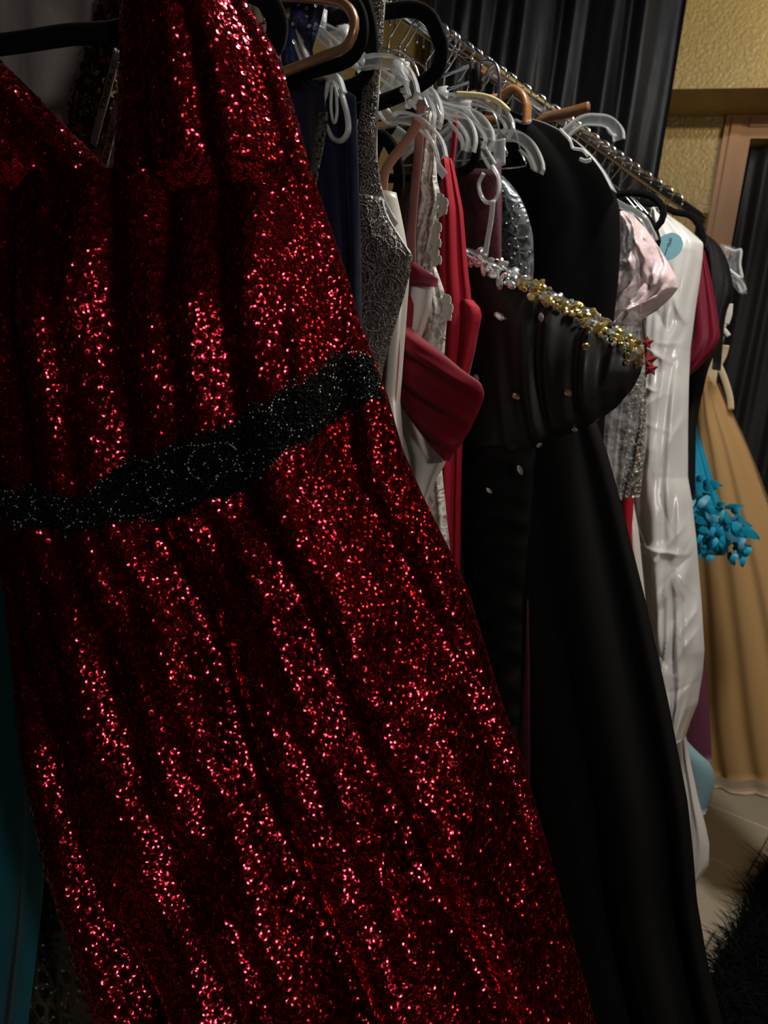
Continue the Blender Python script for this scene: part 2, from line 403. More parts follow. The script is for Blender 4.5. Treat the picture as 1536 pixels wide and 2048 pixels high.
def drape(name, l0, l1, z0, z1, n, amp, k, m, parent=None, lean=0.0):
    nu, nz = 240, 40; U_ = np.linspace(0, 1, nu); Zs = np.linspace(z0, z1, nz); V = []
    g = np.random.default_rng(len(name)*3+int(k)); ph = g.uniform(0, 6.28, 5)
    for z in Zs:
        f = (z-z0)/(z1-z0)
        wv = 0.6*np.sin(2*np.pi*k*U_+ph[0]+1.4*np.sin(2*np.pi*U_*1.3+3*f+ph[4]))+0.6*np.sin(2*np.pi*k*0.53*U_+ph[1]+f*1.9+1.2*np.sin(5*U_))+0.3*np.sin(2*np.pi*k*1.9*U_+ph[2]-f*2.2)+0.25*np.sin(2*np.pi*(k*0.8*U_+2.2*f)+ph[3])
        for i, u in enumerate(U_): V.append(wpt(l0+(l1-l0)*u+lean*(1-f)*u, z, n+amp*wv[i]))
    V = np.array(V); nn = len(V); V2 = V-WN*0.003
    I = np.arange(nn).reshape(nz, nu)
    A = np.stack([I[:-1, :-1], I[:-1, 1:], I[1:, 1:], I[1:, :-1]], -1).reshape(-1, 4)
    E = []
    for a in (I[0], I[-1], I[:, 0], I[:, -1]): E += [(a[i], a[i+1], a[i+1]+nn, a[i]+nn) for i in range(len(a)-1)]
    return link(name, mesh_quads(np.vstack([V, V2]), np.vstack([A, A[:, ::-1]+nn, np.array(E)])), MT[m], parent)
drape('curtain_panel', 0.01, DW-0.01, 0.03, DOORZ-0.01, -0.05, 0.012, 9, 'door_curtain', dr)
CN = PROT+0.10
def wl_n(x, y, n):
    P = Plane(DP+WN*n, WN).hit(x, y); return float((P-DP)@WD), float(P[2])
cr = wl_n(1345, 170, CN)[0]; cl = wl_n(880, 20, CN)[0]-0.06
cb = empty('black_curtain', Vector(wpt((cl+cr)/2, 0, CN)), 'black satin curtain hanging in folds behind the clothes rack', 'curtain')
drape('drape', cl, cr, 0.03, 2.74, CN, 0.034, 6, 'curtain', cb)
for k, (s, a, z, rad, wt, colr, lab) in enumerate(LAMPS):
    L = empty('ceiling_lamp', Vector(sp(s, a, 2.76)), lab, 'lamp')
    n = 24; V = []; 
    for (rr, zz) in ((rad+0.03, 2.758), (rad+0.03, z+0.02), (rad+0.01, z+0.012), (rad+0.005, z+0.03)):
        V += [sp(s, a, zz)+rr*(math.cos(6.2832*i/n)*UD+math.sin(6.2832*i/n)*PD) for i in range(n)]
    F = [(q*n+i, q*n+(i+1) % n, (q+1)*n+(i+1) % n, (q+1)*n+i) for q in range(3) for i in range(n)]
    link('housing', mesh(V, F), MT['lamp_white'], L)
    V = [sp(s, a, z+0.03)+rad*(math.cos(6.2832*i/n)*UD+math.sin(6.2832*i/n)*PD) for i in range(n)]
    link('diffuser', mesh(V, [tuple(range(n))]), mat('lamp_glow', (0.9, 0.9, 0.9), 0.5, emis=(colr, 6.0)), L, smooth=False)
    ld = bpy.data.lights.new('lamp_light', 'AREA'); ld.shape = 'DISK'; ld.size = rad*2; ld.energy = wt; ld.color = colr
    lo = bpy.data.objects.new('lamp_light', ld); COL.objects.link(lo); lo.location = Vector(sp(s, a, z)); lo.parent = L; lo.location -= L.location

fs, fa, fz, frad, fw, fcol = FILL_LAMP  # low lamp added out of view so the lower skirt sparkles
fl = empty('fill_lamp', Vector(sp(fs, fa, 0)), 'unseen globe lamp added behind the camera to make the sequins sparkle', 'lamp')
link('base', mesh(*sweep([sp(fs, fa, 0), sp(fs, fa, .02), sp(fs, fa, .025)], circ(.14, 24), PD)), MT['black_matte'], fl)
link('pole', mesh(*tube([sp(fs, fa, .02), sp(fs, fa, .8), sp(fs, fa, fz-frad)], .012, 10)), MT['black_matte'], fl)
gv = [sp(fs, fa, fz)+frad*(math.sin(math.pi*i/12)*(math.cos(6.2832*j/20)*UD+math.sin(6.2832*j/20)*PD)-math.cos(math.pi*i/12)*ZD) for i in range(1, 12) for j in range(20)]
link('globe', mesh(gv, [(i*20+j, i*20+(j+1) % 20, (i+1)*20+(j+1) % 20, (i+1)*20+j) for i in range(10) for j in range(20)]), mat('fill_glow', (0.9, 0.9, 0.9), 0.5, emis=(fcol, fw/(4*math.pi**2*frad**2))), fl)

# second black curtain, added to keep the gold left wall out of the sequins
cb2 = empty('black_curtain', Vector(sp(0.3, -1.08, 0)), 'black curtain added along the left wall to cut its gold bounce', 'curtain')
nu, nz = 200, 12; uu = np.linspace(-1.85, 1.75, nu); V = []
for z in np.linspace(.03, 2.74, nz): V += [sp(q, -1.08+.025*math.sin(q*34)+.015*math.sin(q*13+z), z) for q in uu]
V = np.array(V); nn_ = len(V); I = np.arange(nn_).reshape(nz, nu); A = np.stack([I[:-1, :-1], I[:-1, 1:], I[1:, 1:], I[1:, :-1]], -1).reshape(-1, 4)
link('drape', mesh_quads(np.vstack([V, V-PD*.003]), np.vstack([A, A[:, ::-1]+nn_])), MT['curtain'], cb2)

# spot lamp added right of the frame to brighten the boxed beam
SL = wpt(0.75, 2.30, 1.15); TG = wpt(0.10, 2.58, PROT); ax = (TG-SL)/np.linalg.norm(TG-SL)
spt = empty('beam_fill_spot', Vector(wpt(0.75, 2.76, 1.15)), 'unseen spot lamp added to brighten the boxed beam', 'lamp')
link('can', mesh(*sweep([SL-ax*.10, SL-ax*.05, SL-ax*.005], circ(.035, 16), ZD)), MT['black_matte'], spt)
link('stem', mesh(*tube([SL-ax*.05, SL-ax*.05+ZD*.1, np.array([SL[0]-ax[0]*.05, SL[1]-ax[1]*.05, 2.76])], .008, 8)), MT['black_matte'], spt)
sd_ = bpy.data.lights.new('spot_light', 'SPOT'); sd_.energy = SPOT_W; sd_.spot_size = math.radians(75); sd_.spot_blend = .8; sd_.shadow_soft_size = .03; sd_.color = (1, .96, .92)
so = bpy.data.objects.new('spot_light', sd_); COL.objects.link(so); so.parent = spt
so.rotation_euler = Vector(ax).to_track_quat('-Z', 'Y').to_euler(); so.location = Vector(SL)-spt.location

# shaggy rug on the aisle floor
rg = empty('shaggy_rug', Vector(sp(1.2, 1.05, 0)), 'black shaggy rug lying along the tiled aisle floor', 'rug')
link('backing', mesh(*boxmesh(sp(1.2, 1.05, 0.008), UD*1.05, PD*0.58, ZD*0.008)), MT['fur'], rg, smooth=False)
n = 60000; ss = rng.uniform(0.15, 2.25, n); aa = 0.46+1.17*rng.random(n)**1.3
b0 = ss[:, None]*UD+(aa-Q)[:, None]*PD+ZD*0.014
dirv = rng.normal(0, 0.7, (n, 3)); dirv[:, 2] = 1; ln = rng.uniform(0.022, 0.04, n)[:, None]
sd = np.cross(dirv, rng.normal(0, 1, (n, 3))); sd /= np.linalg.norm(sd, axis=1, keepdims=True); sd *= 0.0015
mid = b0+dirv*ln*0.55+rng.normal(0, 0.004, (n, 3)); tip = mid+(dirv*np.array([1.6, 1.6, 0.55])+rng.normal(0, .3, (n, 3)))*ln*0.5; tip[:, 2] = np.maximum(tip[:, 2], 0.012)
V = np.stack([b0-sd, b0+sd, mid+sd, mid-sd, tip+sd*0.3, tip-sd*0.3], 1).reshape(-1, 3); i0 = np.arange(n)[:, None]*6
tag(link('pile', mesh_quads(V, np.vstack([i0+np.array([[0, 1, 2, 3]]), i0+np.array([[3, 2, 4, 5]])])), MT['fur'], rg), kind='stuff')

# clothes rack
rk = empty('clothes_rack', Vector(sp(1.0, 0, 0)), 'chrome clothes rack with a long straight hanging rail', 'clothes rack')
link('rail', mesh(*tube([sp(-0.30, 0, RAILZ), sp(0.9, 0, RAILZ), sp(2.15, 0, RAILZ)], 0.0125, 16)), MT['chrome'], rk)
for s in (-0.30, 2.15):
    link('post', mesh(*tube([sp(s, 0, 0.05), sp(s, 0, 0.9), sp(s, 0, RAILZ+0.012)], 0.0135, 12)), MT['chrome'], rk)
    link('foot', mesh(*tube([sp(s, -0.26, 0.05), sp(s, 0, 0.05), sp(s, 0.26, 0.05)], 0.0135, 12)), MT['chrome'], rk)
    for a in (-0.24, 0.24):
        link('caster', mesh(*sweep([sp(s-0.012, a, 0.02), sp(s, a, 0.02), sp(s+0.012, a, 0.02)], circ(0.02, 12), PD)), MT['black_matte'], rk)

# ------------------------------------------------------------------ hangers
def hook(parent, s, zneck, m='chrome', r=0.0017, twist=0.0, a0=0.0):
    R0 = 0.021; zc = RAILZ+0.0125+r-R0; pts = [(a0, zneck), (a0*0.5, zneck+0.6*(zc-0.02-zneck)), (0.004, zc-0.03)]
    for t in np.linspace(-35, 205, 14): pts.append((R0*math.cos(math.radians(t)), zc+R0*math.sin(math.radians(t))))
    P3 = [sp(s+twist*a, a, z) for a, z in pts]
    return link('hook', mesh(*tube(crom(P3, 34), r, 6)), MT[m], parent)
def flat_hanger(label, s, path, m, half_w=0.0028, half_h=0.008, prof=None, low=True, name='velvet_hanger', zneck=None, n=40, group=None, extra=None, hookm='chrome'):
    """path: pixels of the aisle-side arm from its upper run round the tip; mirrored to the other side of the hook"""
    az = [sa(x, y, s) for x, y in path]
    zn = max(RAILZ-0.075, max(z for a, z in az)) if zneck is None else zneck
    zn = min(zn, RAILZ-0.045)
    if az[0][0] > 0.03: az = [(0.0, zn)]+az
    else: az = [(0.0, zn)]+[q for q in az if q[0] > 0.012]
    if low: az = az+[(0.0, az[-1][1]-0.004)]
    root = empty(name, Vector(sp(s, 0, min(z for a, z in az))), label, 'hanger', group)
    prof = prof or rrect(half_w, half_h, 0.5)
    for sg, nm in ((1, 'arm'), (-1, 'arm')):
        P3 = crom([sp(s, sg*a, z) for a, z in az], n)
        link(nm, mesh(*sweep(P3, prof, UD)), MT[m], root)
    link('neck', mesh(*sweep([sp(s, 0, zn-0.012), sp(s, 0, zn), sp(s, 0, zn+0.016)], rrect(0.004, 0.009, 0.5), UD)), MT[m], root)
    hook(root, s, zn+0.012, hookm)
    return root
def ibeam(w, h, t=0.0011):
    return [(-w, -h), (w, -h), (w, -h+t*2), (t, -h+t*2), (t, h-t*2), (w, h-t*2), (w, h), (-w, h), (-w, h-t*2), (-t, h-t*2), (-t, -h+t*2), (-w, -h+t*2)]
def clear_hanger(label, s, path, claw=None, h=0.008, m='clear', name='clear_hanger'):
    r = flat_hanger(label, s, path, m, prof=ibeam(0.0035, h), low=False, name=name, n=36)
    for o in r.children:
        if o.name.startswith('arm') and m == 'clear':
            o.data.materials.append(MT['clear_web']); mi = np.array([1 if (q < 35*12 and q % 12 in (3, 9)) else 0 for q in range(len(o.data.polygons))], np.int32)
            o.data.polygons.foreach_set('material_index', mi); o.data.polygons.foreach_set('use_smooth', np.zeros(len(mi), bool))
    if claw:
        P3 = crom([SP(s).hit(x, y) for x, y in claw], 12)
        link('claw', mesh(*sweep(P3, rrect(0.003, 0.0022, 0.5), UD)), MT[m], r)
    return r
def loop_piece(parent, s, pts, r, m, name):
    P3 = [SP(s).hit(x, y) for x, y in pts]; return link(name, mesh(*sweep(crom(P3, 30), rrect(r*1.2, r, 0.6), UD)), MT[m], parent)

# ------------------------------------------------------------------ red sequin gown, hung askew and turned to the camera
ry = math.radians(8); RPD = np.array([math.cos(ry), -math.sin(ry), 0]); RN = np.array([-math.sin(ry), -math.cos(ry), 0])
RP = Plane(sp(0.40, 0, 1.0), RN)
def red_T(f): return 0.030+0.028*np.clip(f*9, 0, 1)+0.07*f
body_rows = [(356, -268, 628), (450, -235, 660), (560, -200, 698), (650, -165, 722), (720, -138, 748), (790, -108, 775), (900, -70, 806), (1000, -35, 850), (1100, -8, 900),
             (1180, 10, 937), (1400, 33, 1003), (1500, 45, 1040), (1700, 85, 1098), (1850, 135, 1138), (2048, 200, 1192), (2300, 270, 1262), (2600, 330, 1330)]
def swing(f): return 0.55*np.minimum(f, .27)-0.42*np.maximum(0, f-.27)   # folds run straight down the bodice, then swing out with the skirt
SKF = [(4.6, .003, .026, .13, swing), (8.9, .002, .003, .55, swing), (2.3, .003, .012, .3, swing)]
red = empty('red_sequin_gown', Vector(RP.hit(760, 2600)), 'long red sequin gown with a black beaded belt, nearest the camera', 'dress')
S_body = Sheet(RP, body_rows, T=red_T, folds=SKF, Tb=0.035, wob=0.007, seed=3)
ob_body = link('gown_body', S_body.mesh(10, 90), MT['red_cloth'], red)
strapR_rows = [(-95, 330, 425), (-60, 290, 455), (0, 250, 492), (60, 244, 528), (110, 240, 556), (180, 238, 578), (250, 234, 598), (335, 226, 620), (352, 218, 626), (400, 200, 642)]
strapL_rows = [(-95, -330, -255), (0, -345, -120), (120, -340, 0), (180, -325, 62), (250, -300, 130), (335, -270, 214), (352, -265, 228), (400, -250, 260)]
strap_T = lambda f: 0.043-0.025*np.clip((f-.88)*8.2, 0, 1)
S_R = Sheet(RP, strapR_rows, T=strap_T, folds=[(3, .004, .006, .1, 0)], Tb=0.02, seed=4)
S_L = Sheet(RP, strapL_rows, T=strap_T, folds=[(3, .004, .006, .4, 0)], Tb=0.02, seed=5)
link('strap', S_R.mesh(10, 40), MT['red_cloth'], red); link('strap', S_L.mesh(10, 40), MT['red_cloth'], red)
# sequins: cupped rings, each tilted a little at random
def sample(sheet, y0, y1, pitch, xmin=-60, xmax=1600, vlim=(0.004, 0.996)):
    Y = []; Vv = []; y = y0; row = 0
    while y < y1:
        l, r = sheet.edges(y); c = sheet.P.hit((l+r)/2, y); k = FPX/np.linalg.norm(c-CAM)
        n = max(2, int((r-l)/(pitch*k)*1.12)); vv = (np.arange(n)+0.5*(row % 2)+rng.uniform(-.35, .35, n))/n
        vv = np.clip(vv, *vlim); xx = l+(r-l)*vv; ok = (xx > xmin) & (xx < xmax)
        Y.append(y+rng.uniform(-.35, .35, ok.sum())*pitch*k); Vv.append(vv[ok]); y += pitch*k*0.86; row += 1
    return np.clip(np.concatenate(Y), sheet.y0, sheet.y1), np.concatenate(Vv)
NS = 8
def sequin_frames(sheet, y, v, off, tilt, lift=0.0):
    Nn = sheet.normal(y, v); P = sheet.pos(y, v, np.zeros_like(y)+off)
    Nn = Nn+rng.normal(0, 1, Nn.shape)*tilt+ZD*np.broadcast_to(lift, len(y))[:, None]   # sequins overlap like shingles and tip up a little; Nn /= np.linalg.norm(Nn, axis=1, keepdims=True)
    e = np.cross(Nn, rng.normal(0, 1, Nn.shape)); e /= np.linalg.norm(e, axis=1, keepdims=True)
    return P+Nn*rng.uniform(0, .0012, len(y))[:, None], e, np.cross(Nn, e), Nn
def sequin_mesh(P, e, g, Nn, ro=0.0025, ri=0.0010, cup=0.00014):
    a = np.arange(NS)*2*math.pi/NS; c, sn = np.cos(a), np.sin(a); n = len(P)
    O = P[:, None]+ro*(c[None, :, None]*e[:, None]+sn[None, :, None]*g[:, None])+cup*Nn[:, None]
    I = P[:, None]+ri*(c[None, :, None]*e[:, None]+sn[None, :, None]*g[:, None])
    V = np.concatenate([O, I], 1).reshape(-1, 3); j = np.arange(NS); q = np.stack([j, (j+1) % NS, (j+1) % NS+NS, j+NS], -1)
    return mesh_quads(V, (np.arange(n)[:, None, None]*2*NS+q[None]).reshape(-1, 4))
fr = []
for sh, y0, y1, pit in ((S_body, 358, 2250, 0.0044), (S_R, -90, 396, 0.0044), (S_L, -40, 396, 0.0044)):
    y, v = sample(sh, y0, y1, pit); fr.append(sequin_frames(sh, y, v, 0.0012, 0.11+0.05*np.clip((y-600)/1400, 0, 1)[:, None], np.clip((y-700)/1300, 0, 1)*0.34))
P, e, g, Nn = [np.concatenate([f[i] for f in fr]) for i in range(4)]
# the 300 nearest to the lens are parts of their own
dist = np.linalg.norm(P-CAM, axis=1); vd = (P-CAM)@_F; xx = 768+FPX*((P-CAM)@_R)/vd; yy = 1024-FPX*((P-CAM)@_U)/vd
face = np.abs(np.einsum('ij,ij->i', Nn, (CAM-P)/dist[:, None]))
score = np.where((xx > 5) & (xx < 1530) & (yy > 5) & (yy < 2043), face/dist, 0); near = np.argsort(-score)[:300]
keep = np.ones(len(P), bool); keep[near] = False
ob_seq = tag(link('sequins', sequin_mesh(P[keep], e[keep], g[keep], Nn[keep]), MT['sequin_red'], red, smooth=False), kind='stuff')
unit = sequin_mesh(np.zeros((1, 3)), np.array([[1., 0, 0]]), np.array([[0, 1., 0]]), np.array([[0, 0, 1.]])); unit.materials.append(MT['sequin_red'])
RL = np.array(red.location)
for i in near:
    o = bpy.data.objects.new('sequin', unit); COL.objects.link(o); o.parent = red
    m4 = Matrix.Identity(4)
    for q in range(3): m4[q][0] = e[i][q]; m4[q][1] = g[i][q]; m4[q][2] = Nn[i][q]; m4[q][3] = P[i][q]-RL[q]
    o.matrix_basis = m4
# beaded belt
top = np.array([(-110, 965), (0, 955), (150, 957), (262, 962), (300, 912), (345, 888), (395, 884), (425, 852), (500, 838), (540, 800), (575, 792), (605, 764), (650, 738), (690, 702), (735, 694), (768, 735)], float)
bot = np.array([(-110, 1030), (0, 1032), (150, 1042), (262, 1042), (300, 1018), (345, 1022), (395, 1020), (450, 1000), (500, 985), (540, 962), (575, 945), (605, 900), (650, 872), (690, 848), (735, 808), (768, 802)], float)
def tb(x):
    sc = np.abs(np.sin(x*.034+.6)); return np.interp(x, top[:, 0], top[:, 1])+13*(1-sc), np.interp(x, bot[:, 0], bot[:, 1])-13*(1-np.abs(np.sin(x*.029+1.9)))
X = np.linspace(-100, 766, 120); G = np.linspace(0, 1, 10); V = []
for off in (0.004, 0.001):
    for x in X:
        t, b = tb(x)
        for gg in G: V.append(S_body.pos_px(x, t+8+(b-t-16)*gg, off))
n = len(X)*10; I = np.arange(n).reshape(len(X), 10); A = np.stack([I[:-1, :-1], I[:-1, 1:], I[1:, 1:], I[1:, :-1]], -1).reshape(-1, 4)
Ed = []
for a in (I[0], I[-1], I[:, 0], I[:, -1]): Ed += [(a[i], a[i+1], a[i+1]+n, a[i]+n) for i in range(len(a)-1)]
belt = link('belt', mesh_quads(np.array(V), np.vstack([A, A[:, ::-1]+n, np.array(Ed)])), MT['black_cloth'], red)
belt['label'] = 'black beaded belt in paisley scrolls'
import bmesh
def ico(r):
    bm = bmesh.new(); bmesh.ops.create_icosphere(bm, subdivisions=1, radius=r); V = np.array([v.co[:] for v in bm.verts]); F = np.array([[v.index for v in f.verts] for f in bm.faces]); bm.free(); return V, F
IV, IF = ico(1.0)
def beads(C, R, m, parent, name='beads'):
    C = np.array(C); R = np.broadcast_to(R, len(C)); V = (C[:, None]+IV[None]*np.array(R)[:, None, None]).reshape(-1, 3)
    F = (np.arange(len(C))[:, None, None]*len(IV)+IF[None]).reshape(-1, 3)
    return tag(link(name, mesh_quads(V, F), MT[m], parent, smooth=False), kind='stuff')
bx = []; br = []
for _ in range(5200):
    x = rng.uniform(-90, 766); t, b = tb(x); q = rng.random(); jag = 9*math.sin(x*0.09)+6*math.sin(x*0.21+2)
    y = t+jag*0.6+(b-t)*q; bx.append((x, y)); 
# outline loops of the paisley motifs
for (cx, cy, rx, ry_, an) in ((345, 955, 62, 50, -.2), (430, 930, 70, 48, -.5), (350, 990, 45, 28, 0), (560, 870, 60, 52, -.6), (640, 800, 60, 45, -.7), (720, 750, 40, 46, -.3), (190, 1000, 60, 30, 0), (80, 995, 60, 30, .1), (480, 905, 40, 30, -.4)):
    for k in range(60):
        a = k/60*2*math.pi; X_ = rx*math.cos(a); Y_ = ry_*math.sin(a)
        bx.append((cx+X_*math.cos(an)-Y_*math.sin(an), cy+X_*math.sin(an)+Y_*math.cos(an)))
bx = np.array(bx); ok = bx[:, 0] < S_body.edges(bx[:, 1])[1]-2; bx = bx[ok]
C = S_body.pos_px(bx[:, 0], bx[:, 1], 0.0052); sel = (rng.random(len(C)) < 0.075) | (np.arange(len(C)) > 0.90*len(C)) & (rng.random(len(C)) < 0.5)
beads(C[~sel], rng.uniform(.0008, .0014, (~sel).sum()), 'bead_black', belt)
beads(C[sel], rng.uniform(.0006, .0010, sel.sum()), 'bead_clear', belt, 'crystal_beads')
# its hanger
hz = empty('velvet_hanger', Vector(RP.hit(300, 100)), 'black velvet hanger inside the red sequin gown', 'hanger')
def rp_path(pts, n=40): return crom([RP.hit(x, y)-RN*0.012 for x, y in pts], n)
for pts in ([(330, -62), (245, 42), (120, 58), (0, 76), (-180, 98), (-265, 112), (-290, 140), (-260, 165), (-100, 170)], [(330, -62), (440, -40), (510, -25), (540, 12), (546, 52), (528, 92), (480, 118), (380, 140)]):
    link('arm', mesh(*sweep(rp_path(pts), rrect(0.003, 0.0095, 0.5), RN)), MT['velvet_black'], hz)
Hk = sp(0.40, 0, 0)
pts = [RP.hit(330, -62)-RN*0.012]; R0 = 0.021; zc = RAILZ+0.0142-R0
pts.append(np.array([Hk[0], Hk[1], zc-0.03]))
for t in np.linspace(-35, 205, 14): pts.append(sp(0.40, R0*math.cos(math.radians(t)), zc+R0*math.sin(math.radians(t))))
link('hook', mesh(*tube(crom(pts, 34), 0.0018, 6)), MT['chrome'], hz)

# ------------------------------------------------------------------ clothes behind it, left of and through its neckline
def G(*a, **k): return garment(*a, **k)
gr, gp = G('grey_satin_top', 'pale grey satin top seen through the red gown\'s V neck', 'top', 0.505,
    [('body', [(-90, -120, 260), (0, -140, 290), (150, -140, 300), (330, -140, 300), (430, -140, 290)], 'grey_satin', dict(T=.012, Tb=.012, folds=[(4, .003, .005, 0, .1)]))])
trim_rows = [(-20, 208, 262), (40, 195, 258), (110, 176, 246), (200, 143, 238), (260, 140, 225), (300, 165, 215)]
S_tr = Sheet(SP(0.490), trim_rows, T=.006, Tb=.002); tr = link('sequin_trim', S_tr.mesh(10, 12), MT['taupe'], gr); tr['label'] = 'gold and wine sequin trim'
y, v = sample(S_tr, -15, 298, 0.0042)
f_ = sequin_frames(S_tr, y, v, 0.001, 0.5); h_ = rng.random(len(y)) < .45
for q, m_, nm in ((h_, 'sequin_gold', 'gold_sequins'), (~h_, 'sequin_wine', 'wine_sequins')):
    tag(link(nm, sequin_mesh(*[a[q] for a in f_], ro=.0031, ri=.001), MT[m_], tr, smooth=False), kind='stuff')
for k, (p0, p1, tx, wd) in enumerate((((236, 100), (186, 290), 'TNDER C', 22), ((242, 190), (206, 335), "IU's BAC", 22))):
    r_ = ribbon([p0, ((p0[0]+p1[0])/2, (p0[1]+p1[1])/2), p1], 0.478-0.004*k, wd, 0.0006, 'tape_white', 'hanging_loop', gr)
    r_['label'] = 'white woven tape loop with black lettering'
    an = math.atan2(p0[1]-p1[1], p0[0]-p1[0]); c_ = (p0[0]*(.62 if k == 0 else .34)+p1[0]*(.38 if k == 0 else .66), p0[1]*(.62 if k == 0 else .34)+p1[1]*(.38 if k == 0 else .66))
    text_on(tx, r_, SP(0.478-0.004*k), c_[0]+2, c_[1], 19, an, 'ink_black', off=0.0012)
G('teal_gown', 'smooth teal gown at the left behind the red sequin skirt', 'dress', 0.485,
    [('body', [(450, -80, 60), (900, -140, 80), (1150, -170, 90), (1500, -190, 96), (1700, -195, 95), (1850, -190, 80), (2048, -200, 56), (2300, -210, 40)], 'teal', dict(T=.02, folds=[(2.6, .004, .012, .62, .05)]))])
lr, lp = G('embroidered_gown', 'sheer dark gown with beige scroll embroidery between teal and red gowns', 'dress', 0.53,
    [('body', [(600, 40, 160), (1300, 30, 190), (1650, 40, 215), (2048, 20, 300), (2300, 0, 340)], 'dark_lace', dict(T=.02, folds=[(4, .003, .008, .2, 0)]))])
S_ = lp['body'][1]; y, v = sample(S_, 1650, 2150, .012)
q_ = rng.random(len(y)) < .5
tag(link('sequins', sequin_mesh(*sequin_frames(S_, y[q_], v[q_], .001, .3), ro=.002, ri=.0008), MT['bead_clear'], lp['body'][0], smooth=False), kind='stuff')
G('taupe_dress', 'taupe satin dress showing in a sliver beside the red strap', 'dress', 0.604,
    [('body', [(-60, 470, 548), (0, 470, 553), (80, 470, 558), (140, 470, 564), (300, 480, 560), (700, 500, 560), (1200, 480, 600)], 'taupe', dict(T=.006, Tb=.005, folds=[(3, .003, .004, .3, 0)]))])
nv, npart = G('navy_gown', 'dark navy satin gown with a sequined lace top', 'dress', 0.66,
    [('body', [(150, 540, 640), (190, 540, 712), (300, 550, 716), (480, 580, 722), (700, 600, 726), (1000, 600, 760), (1500, 650, 800)], 'navy', dict(T=.012, Tb=.006, folds=[(3, .003, .006, .3, .1)])),
     ('lace_top', [(-80, 540, 660), (0, 540, 652), (50, 540, 640), (100, 540, 624), (160, 540, 640)], 'navy_net', dict(T=.012, Tb=.006, folds=[(3, .003, .004, .3, .1)]))])
S_ = npart['lace_top'][1]; y, v = sample(S_, -20, 100, .008); k_ = rng.random(len(y)) < .4
tag(link('sequins', sequin_mesh(*sequin_frames(S_, y[k_], v[k_], .001, .3), ro=.0018, ri=.0007), MT['bead_clear'], npart['lace_top'][0], smooth=False), kind='stuff')
ribbon([(646, 225), (640, 280), (628, 345), (620, 420)], 0.645, 24, 0.002, 'bead_strip', 'beaded_strap', nv)

# ------------------------------------------------------------------ silver beaded dress
sv, sp_ = G('silver_beaded_dress', 'taupe dress covered in silver scroll beadwork with a wide beaded strap', 'dress', 0.708,
    [('bodice', [(395, 702, 768), (430, 700, 776), (470, 697, 797), (508, 692, 826), (540, 690, 822), (600, 692, 806), (660, 700, 788), (720, 714, 770), (760, 720, 762), (1000, 700, 790), (1500, 720, 860)], 'silver_ground', dict(T=.015, Tb=.010, wob=.001)),
     ('strap', [(-60, 716, 766), (0, 718, 768), (40, 726, 768), (100, 737, 765), (170, 730, 757), (230, 721, 752), (300, 712, 752), (405, 702, 768)], 'silver_ground', dict(T=.006, Tb=.004))])
ribbon([(768, -40), (762, 60), (755, 160), (750, 260), (752, 340), (768, 405), (792, 450)], 0.714, 11, .001, 'lining_grey', 'strap_lining', sv)
bpts = []; S_b = sp_['bodice'][1]; S_s = sp_['strap'][1]
for sh, cs in ((S_b, [(740, 430, 30), (720, 490, 26), (765, 505, 38), (800, 520, 20), (745, 560, 30), (790, 575, 28), (715, 600, 24), (760, 640, 32), (725, 680, 22), (770, 690, 18), (745, 730, 18), (705, 545, 18)]),
               (S_s, [(740, 20, 20), (752, 70, 14), (748, 130, 11), (740, 190, 12), (735, 250, 16), (732, 310, 18), (728, 370, 22), (745, 380, 18)])):
    for (cx, cy, R_) in cs:
        for ring, turn in ((1.0, 1.6), (0.72, 1.4), (0.45, 1.2)):
            nb = int(R_*ring*2.2)+5; a0 = rng.uniform(0, 6)
            for k in range(nb):
                a = a0+turn*math.pi*k/nb; rr = R_*ring*(1-0.12*k/nb)
                bpts.append((cx+rr*math.cos(a), cy+rr*1.15*math.sin(a), sh))
    for _ in range(1500):
        yy_ = rng.uniform(sh.y0+5, min(sh.y1, 765)); l, r = sh.edges(yy_); bpts.append((rng.uniform(l, r), yy_, sh))
for sh, nm, pr in ((S_b, 'beads', sp_['bodice'][0]), (S_s, 'beads', sp_['strap'][0])):
    A_ = np.array([(x, y) for x, y, q in bpts if q is sh]); l, r = sh.edges(A_[:, 1]); ok = (A_[:, 0] > l) & (A_[:, 0] < r) & (A_[:, 1] > sh.y0) & (A_[:, 1] < 770); A_ = A_[ok]
    beads(sh.pos_px(A_[:, 0], A_[:, 1], .0008), rng.uniform(.0006, .0012, len(A_)), 'bead_silver', pr, nm)
edge = crom([S_b.pos_px(x, y, .001) for x, y in ((768, 402), (776, 432), (796, 468), (822, 506))], 40)
beads(edge, .0015, 'bead_clear', sp_['bodice'][0], 'neckline_beads')

# ------------------------------------------------------------------ pale and coral pieces
G('ivory_lace_dress', 'ivory lace dress peeping out between red gown and silver beads', 'dress', 0.680,
    [('body', [(500, 655, 672), (530, 660, 700), (560, 668, 714), (600, 680, 716), (640, 690, 712), (680, 690, 708), (900, 680, 740), (1300, 680, 790)], 'ivory_lace', dict(T=.006, Tb=.004, wob=.001))])
pc, _ = G('peach_satin_dress', 'peach satin dress with thin straps beside the silver beaded dress', 'dress', 0.730,
    [('cup', [(385, 764, 792), (420, 765, 800), (460, 772, 808), (500, 785, 815), (560, 785, 818), (800, 770, 800), (1200, 780, 830)], 'ivory_satin', dict(T=.012, Tb=.008))])
ribbon([(838, 240), (826, 262), (806, 292), (782, 322), (768, 352), (765, 410)], 0.742, 22, .001, 'peach', 'strap', pc)
ribbon([(798, 620), (798, 700), (792, 780), (787, 826)], 0.725, 6, .001, 'peach', 'hanging_ribbon', pc)
ribbon([(787, 826), (790, 845), (784, 870)], 0.725, 8, .001, 'yellowed', 'ribbon_end', pc)
